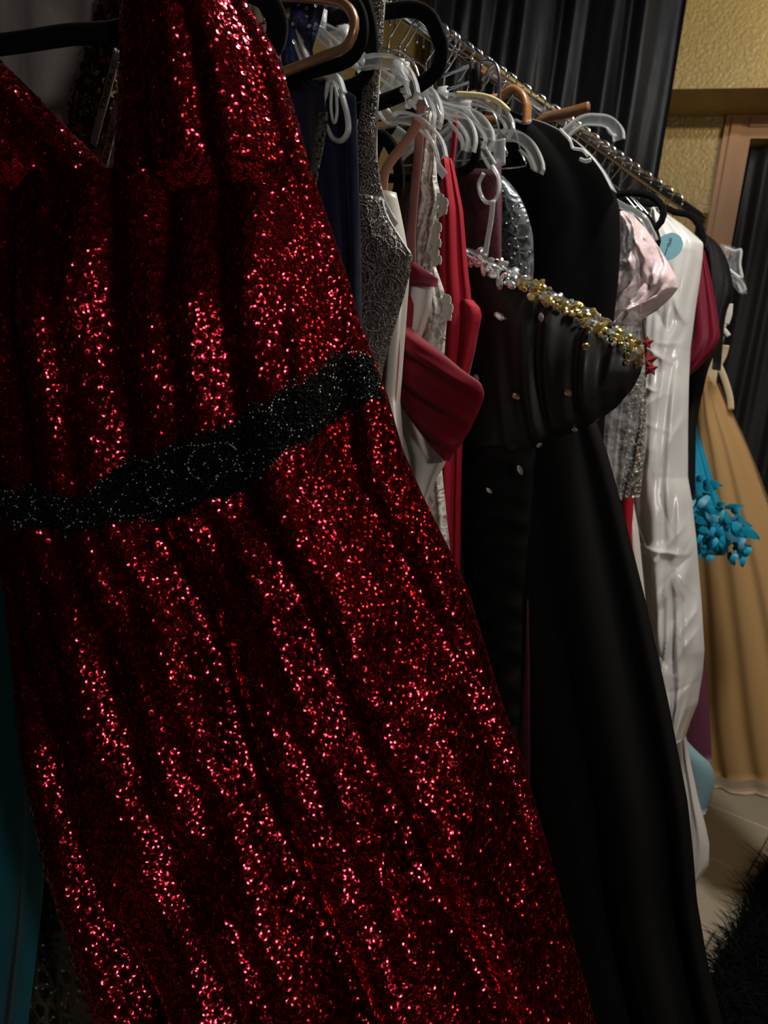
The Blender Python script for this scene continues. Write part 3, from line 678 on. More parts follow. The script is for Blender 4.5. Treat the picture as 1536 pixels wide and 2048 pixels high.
G('mauve_strap_dress', 'dress hanging by one long dusty mauve satin strap', 'dress', 0.806,
    [('strap', [(200, 834, 852), (300, 828, 846), (400, 818, 836), (470, 811, 831), (560, 806, 832)], 'mauve', dict(T=.002, Tb=.002, cols=8)),
     ('body', [(550, 790, 835), (700, 780, 840), (1100, 790, 850), (1500, 800, 880)], 'mauve', dict(T=.006, Tb=.004))])
il, ilp = G('cream_lace_gown', 'cream floral lace gown with scalloped edges behind the mauve strap', 'dress', 0.828,
    [('strap', [(225, 850, 872), (300, 846, 872), (360, 840, 874), (400, 836, 884), (440, 832, 876), (500, 826, 872), (545, 830, 872)], 'ivory_lace', dict(T=.006, Tb=.004, wob=.003)),
     ('bodice', [(535, 826, 872), (580, 835, 888), (620, 850, 896), (660, 848, 892), (720, 838, 888), (900, 830, 880), (1400, 840, 930)], 'ivory_lace', dict(T=.008, Tb=.006, wob=.002))])
for (x, y) in ((878, 398), (886, 406), (884, 420), (873, 455), (869, 470), (872, 486), (868, 505), (873, 520), (892, 600), (896, 616), (893, 632)):
    c = SP(0.824).hit(x, y); nn = 10; V = [c]+[c+0.0075*(1+.25*math.sin(3*i))*(math.cos(6.2832*i/nn)*PD+math.sin(6.2832*i/nn)*ZD)-UD*.001*(i % 2) for i in range(nn)]
    V += [v+UD*.0015 for v in V]; F = [(0, i+1, (i+1) % nn+1) for i in range(nn)]+[(nn+1, (i+1) % nn+nn+2, i+nn+2) for i in range(nn)]+[(i+1, i+nn+2, (i+1) % nn+nn+2, (i+1) % nn+1) for i in range(nn)]
    link('lace_scallop', mesh(V, F), MT['ivory'], il, smooth=False)
# red and white colour-block dress
G('red_white_dress', 'white dress with a wide ruched crimson off shoulder band', 'dress', 0.772,
    [('skirt', [(560, 812, 868), (620, 800, 862), (690, 790, 838), (740, 775, 830), (800, 780, 850), (860, 790, 872), (920, 800, 895), (960, 815, 872), (1010, 840, 850), (1200, 840, 880), (1700, 900, 960)], 'white_cloth', dict(T=.010, Tb=.008, folds=[(2, .002, .003, .2, 0)])),
     ('neck_band', [(526, 822, 832), (545, 812, 858), (560, 808, 880), (573, 806, 876)], 'burgundy', dict(T=.004, Tb=.004, ds=-.010)),
     ('side_panel', [(578, 806, 816), (610, 802, 828), (680, 795, 822), (720, 782, 826), (780, 775, 800)], 'crimson_deep', dict(T=.012, Tb=.006, ds=-.012))])
# the ruched band is a tilted sleeve: drawn along its own diagonal
rw = [o for o in COL.objects if o.name == 'red_white_dress'][0]
rows_b = [(655, 806, 822), (680, 785, 850), (710, 775, 890), (740, 772, 925), (765, 778, 962), (785, 788, 969), (800, 795, 967), (830, 815, 955), (860, 836, 940), (890, 860, 922), (915, 885, 902), (922, 893, 897)]
S_band = Sheet(SP(0.752), rows_b, T=.010, Tb=.008, power=.5)
class Ruche(Sheet):
    def disp(s, y, v):
        d = super().disp(y, v); l, r = s.edges(y); x = l+(r-l)*v
        q = (y-640-0.62*(x-780))          # folds run along the band
        return d+.0036*np.sin(q*0.085)*np.sin(np.pi*v)+.0020*np.sin(q*.19+1)*np.sin(np.pi*v)
S_band.__class__ = Ruche
o_ = link('ruched_band', S_band.mesh(6, 36), MT['crimson_deep'], rw); o_['label'] = 'ruched crimson off shoulder band'
cg, cgp = G('crimson_gown', 'long crimson gown with a thin spaghetti strap and side ruffle', 'dress', 0.885,
    [('body', [(318, 893, 905), (360, 886, 914), (420, 882, 926), (480, 876, 931), (540, 872, 936), (600, 870, 943), (660, 870, 940), (720, 868, 935), (800, 866, 929), (900, 864, 924), (1000, 864, 922), (1140, 862, 920), (1300, 850, 915), (1600, 850, 905)], 'crimson', dict(T=.014, Tb=.006, folds=[(3.0, .003, .006, .25, .1)])),
     ('ruffle', [(600, 930, 946), (618, 932, 962), (632, 934, 964), (660, 934, 957), (700, 930, 950), (740, 926, 940), (775, 924, 931)], 'crimson', dict(T=.010, Tb=.006, ds=-.008))])
ribbon([(912, 225), (908, 280), (903, 325), (898, 350)], 0.885, 9, .0015, 'crimson', 'spaghetti_strap', cg)
G('wine_sequin_dress', 'very dark wine sequined dress behind the crimson strap', 'dress', 0.985,
    [('body', [(340, 900, 992), (420, 900, 996), (520, 900, 1000), (800, 900, 1000), (1300, 940, 1040)], 'burgundy_dark', dict(T=.010, Tb=.008))])
G('plum_dress', 'plum dress showing only a narrow vertical strip under clear hangers', 'dress', 1.01,
    [('body', [(318, 985, 1002), (400, 985, 1004), (500, 980, 1003), (800, 970, 1010), (1300, 990, 1040)], 'plum', dict(T=.008, Tb=.006))])
gl, glp = G('grey_lace_dress', 'dark grey sparkling lace dress with a rounded shoulder', 'dress', 1.045,
    [('body', [(352, 990, 1006), (375, 985, 1028), (400, 985, 1044), (430, 985, 1056), (470, 985, 1066), (530, 985, 1068), (600, 985, 1064), (800, 985, 1060), (1400, 1000, 1080)], 'grey_lace', dict(T=.014, Tb=.010))])
S_ = glp['body'][1]; y, v = sample(S_, 356, 560, .016)
beads(S_.pos(y, v, .0015+0*y), .0016, 'bead_clear', glp['body'][0], 'sparkles')

# ------------------------------------------------------------------ black jewelled gown
bg, bgp = G('jewelled_black_gown', 'black strapless gown with a jewelled neckline and pleated bust', 'dress', 0.95,
    [('skirt', [(800, 920, 1170), (850, 918, 1196), (900, 918, 1213), (1000, 920, 1241), (1200, 930, 1291), (1400, 960, 1336), (1600, 1010, 1375), (1700, 1030, 1386), (1800, 1050, 1394), (1900, 1080, 1411), (1960, 1100, 1424), (2048, 1120, 1446), (2300, 1160, 1500)], 'black_skirt', dict(T=.03, Tb=.022, folds=[(3, .004, .016, .15, .1)]))])
neck = np.array([(926, 516), (945, 504), (985, 517), (1030, 540), (1070, 562), (1130, 594), (1175, 618), (1212, 640), (1250, 664), (1274, 682), (1286, 712)], float)
brow = [(500, 938, 950), (512, 926, 972), (530, 923, 1010), (560, 921, 1066), (600, 922, 1141), (640, 924, 1212), (665, 926, 1250), (685, 928, 1276), (712, 930, 1287), (745, 930, 1282), (780, 928, 1264), (815, 926, 1232), (845, 924, 1190), (868, 922, 1140), (890, 922, 1086), (905, 922, 1070)]
class Bust(Sheet):
    def disp(s, y, v):
        l, r = s.edges(y); x = l+(r-l)*v; e = np.sin(np.pi*np.clip(v, 0, 1))
        d = .020*e**.6
        cx, cy = 1160, 740; q = ((x-cx)/150)**2+((y-cy)/135)**2
        d = d+.026*np.exp(-q*1.1)*np.minimum(1, e*2.5)
        fan = np.arctan2(x-1120, 1500-y)              # pleats fan upwards from the waist
        amp = np.clip((x-1000)/80, 0, 1)*np.clip((1290-x)/60, 0, 1)*np.clip((y-600)/60, 0, 1)
        return d+amp*(.0045*np.sin(fan*75+.6*np.sin(y*.012))+.0025*np.sin(fan*128+1.3))
S_bust = Bust(SP(0.93), brow, T=.02, Tb=.012); link('bodice', S_bust.mesh(5, 90), MT['black_satin'], bg)
class Gather(Sheet):
    def disp(s, y, v):
        e = np.sin(np.pi*np.clip(v, 0, 1)); q = y+26*np.sin(3*v)+10*np.sin(y*.03)
        return .02*e**.6+e*(.004*np.sin(q*.115)+.003*np.sin(q*.073+1))
S_g = Gather(SP(0.925), [(880, 924, 1076), (950, 928, 1070), (1050, 938, 1064), (1200, 958, 1060), (1320, 978, 1058), (1440, 1000, 1054), (1500, 1020, 1050)], Tb=.010)
link('ruched_panel', S_g.mesh(5, 26), MT['black_skirt'], bg)
Sl = Sheet(SP(0.915), [(1195, 1054, 1059), (1350, 1046, 1061), (1560, 1030, 1061), (1900, 1030, 1062)], T=.004, Tb=.003); o_ = link('slit_lining', Sl.mesh(20, 8), MT['burgundy_dark'], bg); o_['label'] = 'dark red lining at the skirt slit'
ribbon([(986, 400), (982, 440), (975, 480), (970, 515)], 0.95, 11, .0008, 'film_edge', 'hanging_strap', bg)['label'] = 'clear hanging strap'
def gem_mesh(a, b, h):
    n = 12; V = []
    for (k, z) in ((1.0, 0.0), (0.96, h*.45), (0.55, h)):
        for i in range(n):
            t = 2*math.pi*i/n; V.append((a*k*math.copysign(abs(math.cos(t))**.9, math.cos(t)), b*k*math.copysign(abs(math.sin(t))**1.15, math.sin(t)), z))
    F = [(q*n+i, q*n+(i+1) % n, (q+1)*n+(i+1) % n, (q+1)*n+i) for q in range(2) for i in range(n)]+[tuple(range(2*n, 3*n)), tuple(range(n))[::-1]]
    return mesh(V, F)
gems = {}
def gem(x, y, a, b, m, ang, off=.002):
    key = (a, b, m)
    if key not in gems: gems[key] = gem_mesh(a, b, b*.7); gems[key].materials.append(MT[m])
    o = bpy.data.objects.new('crystal', gems[key]); COL.objects.link(o); o.parent = bg
    l, r = S_bust.edges(y); yq = float(np.clip(y, S_bust.y0, S_bust.y1)); v = float(np.clip((x-l)/(r-l), .01, .99))
    if y > 905: c = SP(0.90).hit(x, y); nr = -UD
    else: c = S_bust.pos(np.array([yq]), np.array([v]), np.array([off]))[0]; nr = S_bust.normal(np.array([yq]), np.array([v]))[0]*.5-UD*.6
    nr = nr+rng.normal(0, .22, 3); nr /= np.linalg.norm(nr)
    e1 = math.cos(ang)*PD-math.sin(ang)*ZD; e1 = e1-nr*(e1@nr); e1 /= np.linalg.norm(e1); e2 = np.cross(nr, e1)
    m4 = Matrix.Identity(4)
    for q in range(3): m4[q][0] = e1[q]; m4[q][1] = e2[q]; m4[q][2] = nr[q]; m4[q][3] = c[q]-bg.location[q]
    o.matrix_basis = m4
pth = crom(neck, 46); sizes = [(.0088, .0050), (.0066, .0040), (.0042, .0034), (.0075, .0056)]
for i, (x, y) in enumerate(pth):
    f = i/45
    for j in range(3):
        a, b = sizes[int(rng.integers(0, 4))] if j < 2 else sizes[2]
        ox, oy = rng.normal(0, 4), (2+j*9+rng.uniform(-3, 5))
        if f < .35: m_ = rng.choice(['crystal', 'crystal', 'crystal', 'crystal_champ'])
        elif f < .5: m_ = rng.choice(['crystal', 'crystal_gold', 'crystal_champ', 'crystal_ab'])
        else: m_ = rng.choice(['crystal_gold', 'crystal_gold', 'crystal_gold', 'crystal_champ', 'crystal', 'crystal_ab'])
        gem(x-oy*.45+ox, y+oy, a, b, m_, rng.uniform(0, 3.14), .002+.001*j)
for (x, y, a, b, m_, an) in ((1086, 600, .0105, .0062, 'crystal_gold', -.2), (1112, 608, .0100, .0066, 'crystal_gold', 1.4), (1018, 572, .0095, .0055, 'crystal', 1.2), (1005, 556, .0088, .0048, 'crystal', .2), (1040, 575, .0085, .0055, 'crystal', .6),
    (1192, 655, .009, .0045, 'crystal_champ', .1), (1213, 662, .0095, .0052, 'crystal_gold', -.9), (1250, 672, .0088, .0048, 'crystal_gold', .9), (1268, 692, .0095, .0050, 'crystal_gold', 1.3), (970, 530, .0095, .0045, 'crystal', .9), (985, 545, .0095, .0045, 'crystal', 1.3),
    (1018, 637, .0085, .0048, 'crystal', .4), (1105, 640, .0070, .0045, 'crystal', 1.0), (1203, 699, .0050, .0046, 'crystal_gold', 0), (965, 757, .0062, .0050, 'crystal', .3), (1058, 794, .0066, .0044, 'crystal_champ', .3), (1163, 788, .0056, .0044, 'crystal_gold', .5),
    (1155, 859, .0045, .0034, 'crystal', .2), (1101, 890, .0066, .0032, 'crystal', -.8), (1040, 940, .0075, .0040, 'crystal', .8), (978, 981, .0055, .0030, 'crystal', .6), (936, 545, .006, .004, 'crystal_champ', 1.2), (940, 532, .004, .003, 'crystal_ab', 0)):
    gem(x, y, a, b, m_, an, .003)

# ------------------------------------------------------------------ black velvet dress with rounded shoulder
vb, vbp = G('black_velvet_jacket', 'plain black velvet jacket with a full rounded shoulder', 'jacket', 1.12,
    [('body', [(229, 1012, 1040), (240, 1004, 1078), (255, 1000, 1112), (275, 996, 1143), (300, 992, 1173), (340, 988, 1208), (380, 985, 1229), (420, 985, 1240), (500, 985, 1241), (560, 985, 1237), (640, 985, 1228), (800, 985, 1212), (1200, 985, 1190), (1600, 1000, 1190)], 'velvet_black', dict(T=.03, Tb=.02, cols=36, folds=[(2, .002, .004, .2, 0)]))])
S_ = vbp['body'][1]; o_ = link('plastic_film', mesh(*sweep(crom([SP(1.105).hit(x, y) for x, y in ((1020, 236), (1060, 240), (1100, 252), (1140, 274), (1172, 300), (1205, 340), (1228, 382))], 40), rrect(.010, .0006, .5), UD)), MT['film_edge'], vb); o_['label'] = 'strip of clear plastic over the shoulder'
for pts, r_ in (([(1120, 258), (1140, 280), (1146, 296), (1165, 300), (1176, 312)], .0022), ([(1160, 318), (1172, 322), (1182, 319)], .003), ([(1030, 240), (1050, 246), (1062, 242)], .0025)):
    link('film_highlight', mesh(*tube(crom([SP(1.085).hit(x, y) for x, y in pts], 14), r_, 6)), MT['film_edge'], vb)  # pale tubes modelled as highlights on the plastic film

# ------------------------------------------------------------------ farther clothes
pk, pkp = G('pink_organza_dress', 'pale pink dress with a crumpled puff sleeve in clear film', 'dress', 1.27,
    [('sleeve', [(430, 1225, 1266), (455, 1222, 1290), (490, 1220, 1315), (530, 1218, 1340), (558, 1216, 1354), (578, 1214, 1356), (600, 1212, 1338), (625, 1210, 1300), (650, 1206, 1272)], 'pink', dict(T=.03, Tb=.02, wob=.007, seed=11, dy=3, cols=56, crease=(34, .012, 40, 120, 6, .9))),
     ('sleeve_lining', [(560, 1255, 1350), (590, 1258, 1348), (612, 1262, 1325), (632, 1262, 1300), (642, 1262, 1280)], 'lilac', dict(T=.006, Tb=.004, ds=.022)),
     ('body', [(600, 1200, 1270), (700, 1196, 1262), (800, 1190, 1248), (860, 1190, 1240), (980, 1195, 1230), (1200, 1200, 1250), (1500, 1200, 1270)], 'lilac', dict(T=.008, Tb=.006, ds=.03, wob=.003, seed=5))])
o_ = Sheet(SP(1.235), [(425, 1238, 1268), (520, 1226, 1278), (600, 1208, 1282), (700, 1198, 1286), (800, 1192, 1286), (860, 1196, 1276), (940, 1214, 1256), (1000, 1226, 1244)], T=.006, Tb=.003, wob=.004, seed=9)
link('plastic_film', o_.mesh(8, 20), MT['film'], pk)['label'] = 'clear plastic film over the pink dress'
ss_, ssp = G('silver_sequin_dress', 'short silver sequin dress with crumpled texture beside the white bag', 'dress', 1.338,
    [('body', [(690, 1268, 1288), (740, 1262, 1291), (800, 1252, 1293), (860, 1245, 1291), (920, 1238, 1288), (985, 1230, 1282), (994, 1232, 1279)], 'silver_sequin', dict(T=.014, Tb=.010, wob=.004, dy=6))])
S_ = ssp['body'][1]; y, v = sample(S_, 695, 990, .007); k_ = rng.random(len(y)) < .5
tag(link('sequins', sequin_mesh(*sequin_frames(S_, y[k_], v[k_], .001, .5), ro=.0028, ri=.0006), MT['bead_silver'], ssp['body'][0], smooth=False), kind='stuff')
rd, _ = G('red_flower_dress', 'bright red dress with small beaded flowers behind the silver sequins', 'dress', 1.375,
    [('body', [(700, 1240, 1276), (800, 1240, 1278), (960, 1240, 1272), (1000, 1240, 1268), (1060, 1245, 1264), (1200, 1240, 1270)], 'crimson', dict(T=.010, Tb=.008))])
for (x, y, R_) in ((1294, 686, .013), (1294, 722, .021), (1302, 738, .014)):
    c = SP(1.362).hit(x, y); V = [c-UD*.006]; n = 10
    for i in range(n):
        rr = R_ if i % 2 == 0 else R_*.5; V.append(c+rr*(math.cos(6.2832*i/n+.4)*PD+math.sin(6.2832*i/n+.4)*ZD))
    V.append(c+UD*.004); F = [(0, i+1, (i+1) % n+1) for i in range(n)]+[(n+1, (i+1) % n+1, i+1) for i in range(n)]
    link('beaded_flower', mesh(V, F), MT['red_bead'], rd, smooth=False)
link('flower_stem', mesh(*tube([SP(1.366).hit(x, y) for x, y in ((1288, 640), (1292, 690), (1292, 755))], .0015, 6)), MT['ink_black'], rd)
G('beige_satin_dress', 'beige satin skirt sliver between black skirt and white bag', 'dress', 1.405,
    [('body', [(900, 1236, 1258), (960, 1238, 1262), (1010, 1240, 1268), (1060, 1250, 1277), (1130, 1262, 1284), (1250, 1270, 1296), (1500, 1280, 1310)], 'ivory_satin', dict(T=.010, Tb=.008))])
wb, wbp = G('white_garment_bag', 'long white plastic garment bag with a round blue sticker', 'garment bag', 1.48,
    [('bag', [(416, 1304, 1318), (430, 1298, 1338), (450, 1292, 1366), (470, 1289, 1390), (486, 1264, 1407), (520, 1264, 1405), (560, 1264, 1400), (620, 1264, 1391), (700, 1264, 1381), (760, 1264, 1378), (860, 1264, 1376), (955, 1262, 1376), (1000, 1264, 1384), (1080, 1278, 1393), (1200, 1290, 1403), (1300, 1300, 1409), (1340, 1310, 1406), (1385, 1320, 1399), (1405, 1325, 1396), (1440, 1335, 1382), (1475, 1345, 1370)], 'bag_white', dict(T=lambda f: .004+.046*np.clip((f-.01)*14, 0, 1)**.9, Tb=.03, wob=.004, seed=21, dy=3, cols=64, crease=(80, .0065, 40, 170, 6, .55)))])
Sw = wbp['bag'][1]; bagob = wbp['bag'][0]
c = Sw.pos_px(1337, 493, .004); nrm = Sw.normal(np.array([493.]), np.array([.45]))[0]; nrm = -UD+ZD*.15; nrm /= np.linalg.norm(nrm)
cc = SP(1.415).hit(1337, 493); n = 32; e1 = PD-nrm*(PD@nrm); e1 /= np.linalg.norm(e1); e2 = np.cross(nrm, e1)
V = [cc+.0245*(math.cos(6.2832*i/n)*e1+math.sin(6.2832*i/n)*e2) for i in range(n)]; V += [q-nrm*.001 for q in V]
st = link('sticker', mesh(V, [tuple(range(n)), tuple(range(n, 2*n))[::-1]]+[(i, i+n, (i+1) % n+n, (i+1) % n) for i in range(n)]), MT['sticker'], wb, smooth=False); st['label'] = 'round blue sticker'
PS = Plane(cc, nrm if nrm@(CAM-cc) > 0 else -nrm)
text_on('2', st, PS, 1340, 484, 17, 0.1, 'ink', .0015); text_on('1', st, PS, 1333, 502, 19, 0.1, 'ink', .0015)
G('white_satin_dress', 'white satin dress hem hanging near the tiled floor', 'dress', 1.530,
    [('body', [(1300, 1300, 1350), (1420, 1310, 1356), (1480, 1330, 1374), (1520, 1340, 1380), (1600, 1350, 1397), (1650, 1352, 1411), (1690, 1354, 1419), (1735, 1356, 1417), (1755, 1358, 1398), (1775, 1360, 1392)], 'white_cloth', dict(T=.012, Tb=.010, wob=.003))])
G('burgundy_dress', 'burgundy satin dress with a sloping shoulder beside the white bag', 'dress', 1.60,
    [('body', [(486, 1395, 1406), (520, 1385, 1414), (560, 1380, 1423), (620, 1374, 1434), (675, 1370, 1441), (700, 1368, 1430), (722, 1366, 1412), (744, 1350, 1388), (760, 1340, 1368), (900, 1340, 1366), (1300, 1340, 1366)], 'burgundy', dict(T=.016, Tb=.012, folds=[(2.2, .003, .002, .2, 0)]))])
G('black_gown', 'black gown filling the gap under the burgundy dress', 'dress', 1.645,
    [('body', [(560, 1380, 1428), (700, 1376, 1432), (740, 1372, 1416), (800, 1370, 1402), (850, 1368, 1392), (1000, 1366, 1390)], 'black_matte', dict(T=.012, Tb=.010))])
bj, _ = G('black_jacket', 'black tailored jacket sleeve behind the burgundy dress', 'jacket', 1.71,
    [('sleeve', [(466, 1398, 1410), (478, 1400, 1428), (500, 1404, 1446), (530, 1408, 1458), (565, 1412, 1466), (595, 1420, 1465), (612, 1428, 1456), (640, 1432, 1449), (690, 1432, 1444), (740, 1428, 1440)], 'jacket', dict(T=.03, Tb=.02, wob=.003))])
tq, tqp = G('turquoise_ruffle_dress', 'turquoise dress with a ruffle of petals against the tan gown', 'dress', 1.78,
    [('body', [(800, 1362, 1384), (840, 1364, 1390), (900, 1366, 1408), (960, 1368, 1426), (1010, 1370, 1442), (1060, 1370, 1466), (1110, 1372, 1450)], 'turq', dict(T=.02, Tb=.012, folds=[(2, .003, .004, .2, 0)]))])
def petal(x, y, L, W, ang, m, parent, s, bend):
    c = SP(s).hit(x, y); e1 = math.cos(ang)*PD-math.sin(ang)*ZD; e2 = np.cross(-UD, e1); V = []
    for i in range(6):
        f = i/5; ww = W*math.sin(math.pi*min(1, .12+f*.86))**.8
        for j in (-1, 0, 1): V.append(c+e1*L*f+e2*ww*j-UD*(bend*math.sin(2.2*f)*L+.25*W*(1-abs(j))*math.cos(2*f)))
    V += [q+UD*.001 for q in V]; F = []
    for i in range(5):
        for j in range(2):
            a = i*3+j; F += [(a, a+1, a+4, a+3), (a+18, a+21, a+22, a+19)]
    return link('petal', mesh(V, F), MT[m], parent)
for k in range(120):
    t = rng.random(); x = 1384+rng.random()*(70+50*t); y = 1000+70*t+rng.uniform(-8, 40)
    if k < 10: x, y = rng.uniform(1380, 1420), rng.uniform(945, 1000)
    if k > 100: x, y = rng.uniform(1440, 1478), rng.uniform(1030, 1075)
    petal(x, y, rng.uniform(.018, .042), rng.uniform(.004, .009), rng.uniform(-.5, 2.0), rng.choice(['turq_petal', 'turq_petal', 'turq_petal_pale', 'turq']), tq, 1.752-rng.random()*.016, rng.uniform(.2, .7))
petal(1478, 1052, .050, .011, .35, 'turq_petal', tq, 1.735, .2)
G('plum_skirt', 'dusky plum skirt between the white bag and tan gown', 'dress', 1.815,
    [('body', [(1120, 1372, 1396), (1250, 1372, 1404), (1340, 1370, 1412), (1420, 1366, 1418), (1480, 1362, 1422), (1522, 1366, 1424)], 'plum', dict(T=.012, Tb=.010))])
G('pale_blue_dress', 'pale blue hem corner under the plum skirt', 'dress', 1.572,
    [('body', [(1200, 1330, 1366), (1420, 1330, 1366), (1480, 1340, 1372), (1505, 1345, 1396), (1525, 1350, 1420), (1545, 1352, 1429), (1565, 1354, 1430), (1600, 1360, 1422), (1628, 1368, 1411)], 'pale_blue', dict(T=.016, Tb=.010))])
tn, tnp = G('tan_tulle_gown', 'golden tan tulle gown with a full skirt at far right', 'dress', 1.93,
    [('skirt', [(752, 1410, 1428), (775, 1402, 1438), (830, 1388, 1464), (900, 1384, 1496), (1000, 1382, 1532), (1150, 1384, 1585), (1300, 1388, 1625), (1450, 1392, 1660), (1530, 1402, 1680), (1548, 1408, 1684)], 'tan_satin', dict(T=.05, Tb=.04, folds=[(4, .003, .007, .1, .1)], cols=60)),
     ('tulle_layer', [(765, 1408, 1434), (800, 1396, 1452), (860, 1386, 1482), (940, 1380, 1516), (1040, 1376, 1552), (1200, 1378, 1606), (1350, 1384, 1646), (1500, 1394, 1682), (1566, 1410, 1700)], 'tulle', dict(T=.082, Tb=.060, folds=[(4, .003, .007, .1, .1)], cols=60))])
S_ = tnp['tulle_layer'][1]
hem = crom([S_.pos(np.array([1565.]), np.array([v_]))[0] for v_ in np.linspace(.02, .98, 40)], 90); link('hem_ribbon', mesh(*sweep(hem, rrect(.002, .004, .5), UD)), MT['cream_satin'], tn)
for pts, wd in (([(1436, 672), (1430, 700), (1424, 735), (1418, 775)], 22), ([(1450, 690), (1444, 712), (1430, 738)], 16), ([(1436, 725), (1450, 760), (1460, 795), (1462, 820)], 11)):
    ribbon(pts, 1.91, wd, .002, 'cream_satin', 'satin_strap', tn)
fb = empty('clear_film_cover', Vector(SP(1.84).hit(1480, 590)), 'crumpled clear film cover poking out past the black jacket', 'garment cover')
o_ = Sheet(SP(1.84), [(490, 1440, 1458), (500, 1442, 1484), (512, 1445, 1482), (530, 1452, 1480), (555, 1460, 1486), (575, 1468, 1494), (588, 1480, 1494)], T=.016, Tb=.010, wob=.008, seed=6)
link('film', o_.mesh(5, 20), MT['film'], fb)
link('film_fold', mesh(*tube(crom([SP(1.82).hit(x, y) for x, y in ((1448, 494), (1470, 502), (1482, 500), (1480, 530), (1484, 556), (1466, 545), (1458, 538))], 30), .003, 6)), MT['film_edge'], fb)
ch = empty('cream_bow', Vector(SP(1.80).hit(1452, 650)), 'cream satin bow loop hanging below the black jacket sleeve', 'bow')
for pts, wd in (([(1458, 608), (1456, 630), (1450, 648)], 14), ([(1450, 648), (1446, 656), (1452, 664), (1458, 672)], 8)): ribbon(pts, 1.80, wd, .0015, 'ivory', 'ribbon', ch)

# ------------------------------------------------------------------ hangers
FH = flat_hanger; CH = clear_hanger
FH('rose gold metal hanger with a bent tip nearest the red strap', 0.619, [(600, -6), (660, 0), (692, 12), (708, 38), (706, 68), (690, 95), (650, 112), (575, 142)], 'gold_hanger', half_w=.004, half_h=.0048, name='metal_hanger')
FH('black velvet hanger just behind the rose gold hanger', 0.637, [(640, -20), (690, -8), (716, 22), (724, 60), (716, 98), (690, 122), (620, 142), (560, 158)], 'velvet_black', half_h=.008)
FH('black velvet hanger with a clear loop hooked on its lower bar', 0.682, [(650, -30), (715, -12), (736, 30), (744, 80), (742, 125), (724, 160), (690, 176), (640, 190), (575, 206)], 'velvet_black', half_h=.0078)
FH('black velvet hanger with the widest tip right of the silver strap', 0.722, [(690, 30), (765, 24), (822, 18), (858, 34), (876, 70), (884, 100), (874, 140), (846, 165), (800, 190), (740, 212), (690, 232)], 'velvet_black', half_h=.0085)
FH('black velvet hanger tip curving down inside the peach strap', 0.786, [(730, 262), (765, 272), (785, 298), (797, 335), (798, 370), (788, 398), (768, 420), (740, 430)], 'velvet_black', half_h=.0075)
FH('black velvet hanger ending beside the crimson strap', 0.93, [(850, 215), (925, 235), (948, 270), (953, 305), (940, 335), (905, 347), (860, 352)], 'velvet_black', half_h=.0065)
h_ = CH('clear plastic hanger stamped with small size numbers', 0.672, [(700, 118), (752, 122), (786, 126), (810, 145), (822, 170), (826, 192), (812, 204)], [(794, 156), (812, 162), (811, 179), (803, 181)], h=.0068)
text_on('02', h_, SP(0.668), 786, 133, 9, -.1, 'tape_white', .001)
lp_ = CH('clear hanger tip hanging as a teardrop loop under black velvet bar', 0.652, [(620, 140), (650, 150), (672, 158), (684, 190)], h=.005)
loop_piece(lp_, 0.652, [(684, 190), (694, 228), (696, 262), (684, 281), (666, 278), (656, 252), (653, 205), (657, 160)], .0028, 'clear', 'loop')
loop_piece(lp_, 0.650, [(664, 170), (662, 215), (668, 246), (674, 225), (672, 175)], .0016, 'clear', 'inner_loop')
CH('clear hanger behind the rose gold hanger and navy lace', 0.705, [(600, 62), (640, 66), (668, 66), (686, 76), (698, 96)], [(644, 72), (660, 84), (664, 104)], h=.006)
c2 = CH('uppermost clear hanger tip under the widest velvet hanger', 0.745, [(790, 168), (844, 178), (862, 190), (873, 212), (876, 236), (871, 256)], h=.0060)
c3 = CH('lowest clear hanger arm crossing over the mauve strap', 0.764, [(770, 228), (800, 234), (832, 242), (862, 268), (878, 292), (884, 318)], [(850, 262), (868, 290), (872, 312)], h=.0068)
for par, s_, q in ((c2, .79, ((790, 262), (818, 282), 20)), (c3, .84, ((872, 328), (890, 352), 15))):
    ribbon([q[0], ((q[0][0]+q[1][0])/2, (q[0][1]+q[1][1])/2), q[1]], s_, q[2], .0012, 'clear_grey', 'clip', par)
CH('clear hanger with a yellowing tip left of the crimson strap', 0.855, [(840, 212), (886, 224), (917, 234), (936, 254), (944, 280), (940, 304)], [(905, 252), (922, 275), (926, 300)], h=.0070)
CH('clear hanger tip directly right of the crimson strap', 0.866, [(880, 212), (933, 226), (953, 235), (971, 256), (979, 278), (972, 300)], h=.0070)
c6 = CH('clear hanger topped with a yellowed foam strip', 0.915, [(880, 196), (914, 198), (961, 202), (992, 216), (1012, 236), (1019, 256), (1010, 272)], h=.0068)
loop_piece(c6, 0.912, [(914, 187), (940, 188), (972, 192), (998, 203), (1018, 221)], .0024, 'yellowed', 'foam_strip')
c7 = CH('clear hanger with a long curved tip over the black velvet jacket', 1.02, [(960, 262), (1000, 271), (1034, 273), (1056, 288), (1071, 312), (1079, 336), (1076, 346)], [(1040, 300), (1058, 318), (1066, 338)], h=.0075)
ribbon([(999, 280), (999, 306), (999, 332)], 0.985, 24, .002, 'clear_grey', 'clip', c7)
c10 = CH('clear hanger holding the jewelled gown\'s clear strap', 0.96, [(930, 280), (958, 290), (972, 310), (985, 332)], h=.006)
loop_piece(c10, 0.955, [(985, 332), (997, 355), (998, 382), (988, 402), (972, 404), (961, 388), (958, 366), (968, 346)], .0026, 'clear', 'loop')
CH('clear hanger sticking out alone in front of the black curtain', 1.30, [(1060, 262), (1109, 254), (1160, 245), (1196, 240), (1220, 246), (1236, 264), (1238, 280)], [(1214, 256), (1222, 268), (1232, 272)], h=.0095)
CH('grey tinted clear hanger tip over the pink sleeve', 1.33, [(1240, 410), (1262, 420), (1286, 436), (1300, 460), (1310, 482)], h=.006, m='clear_grey')
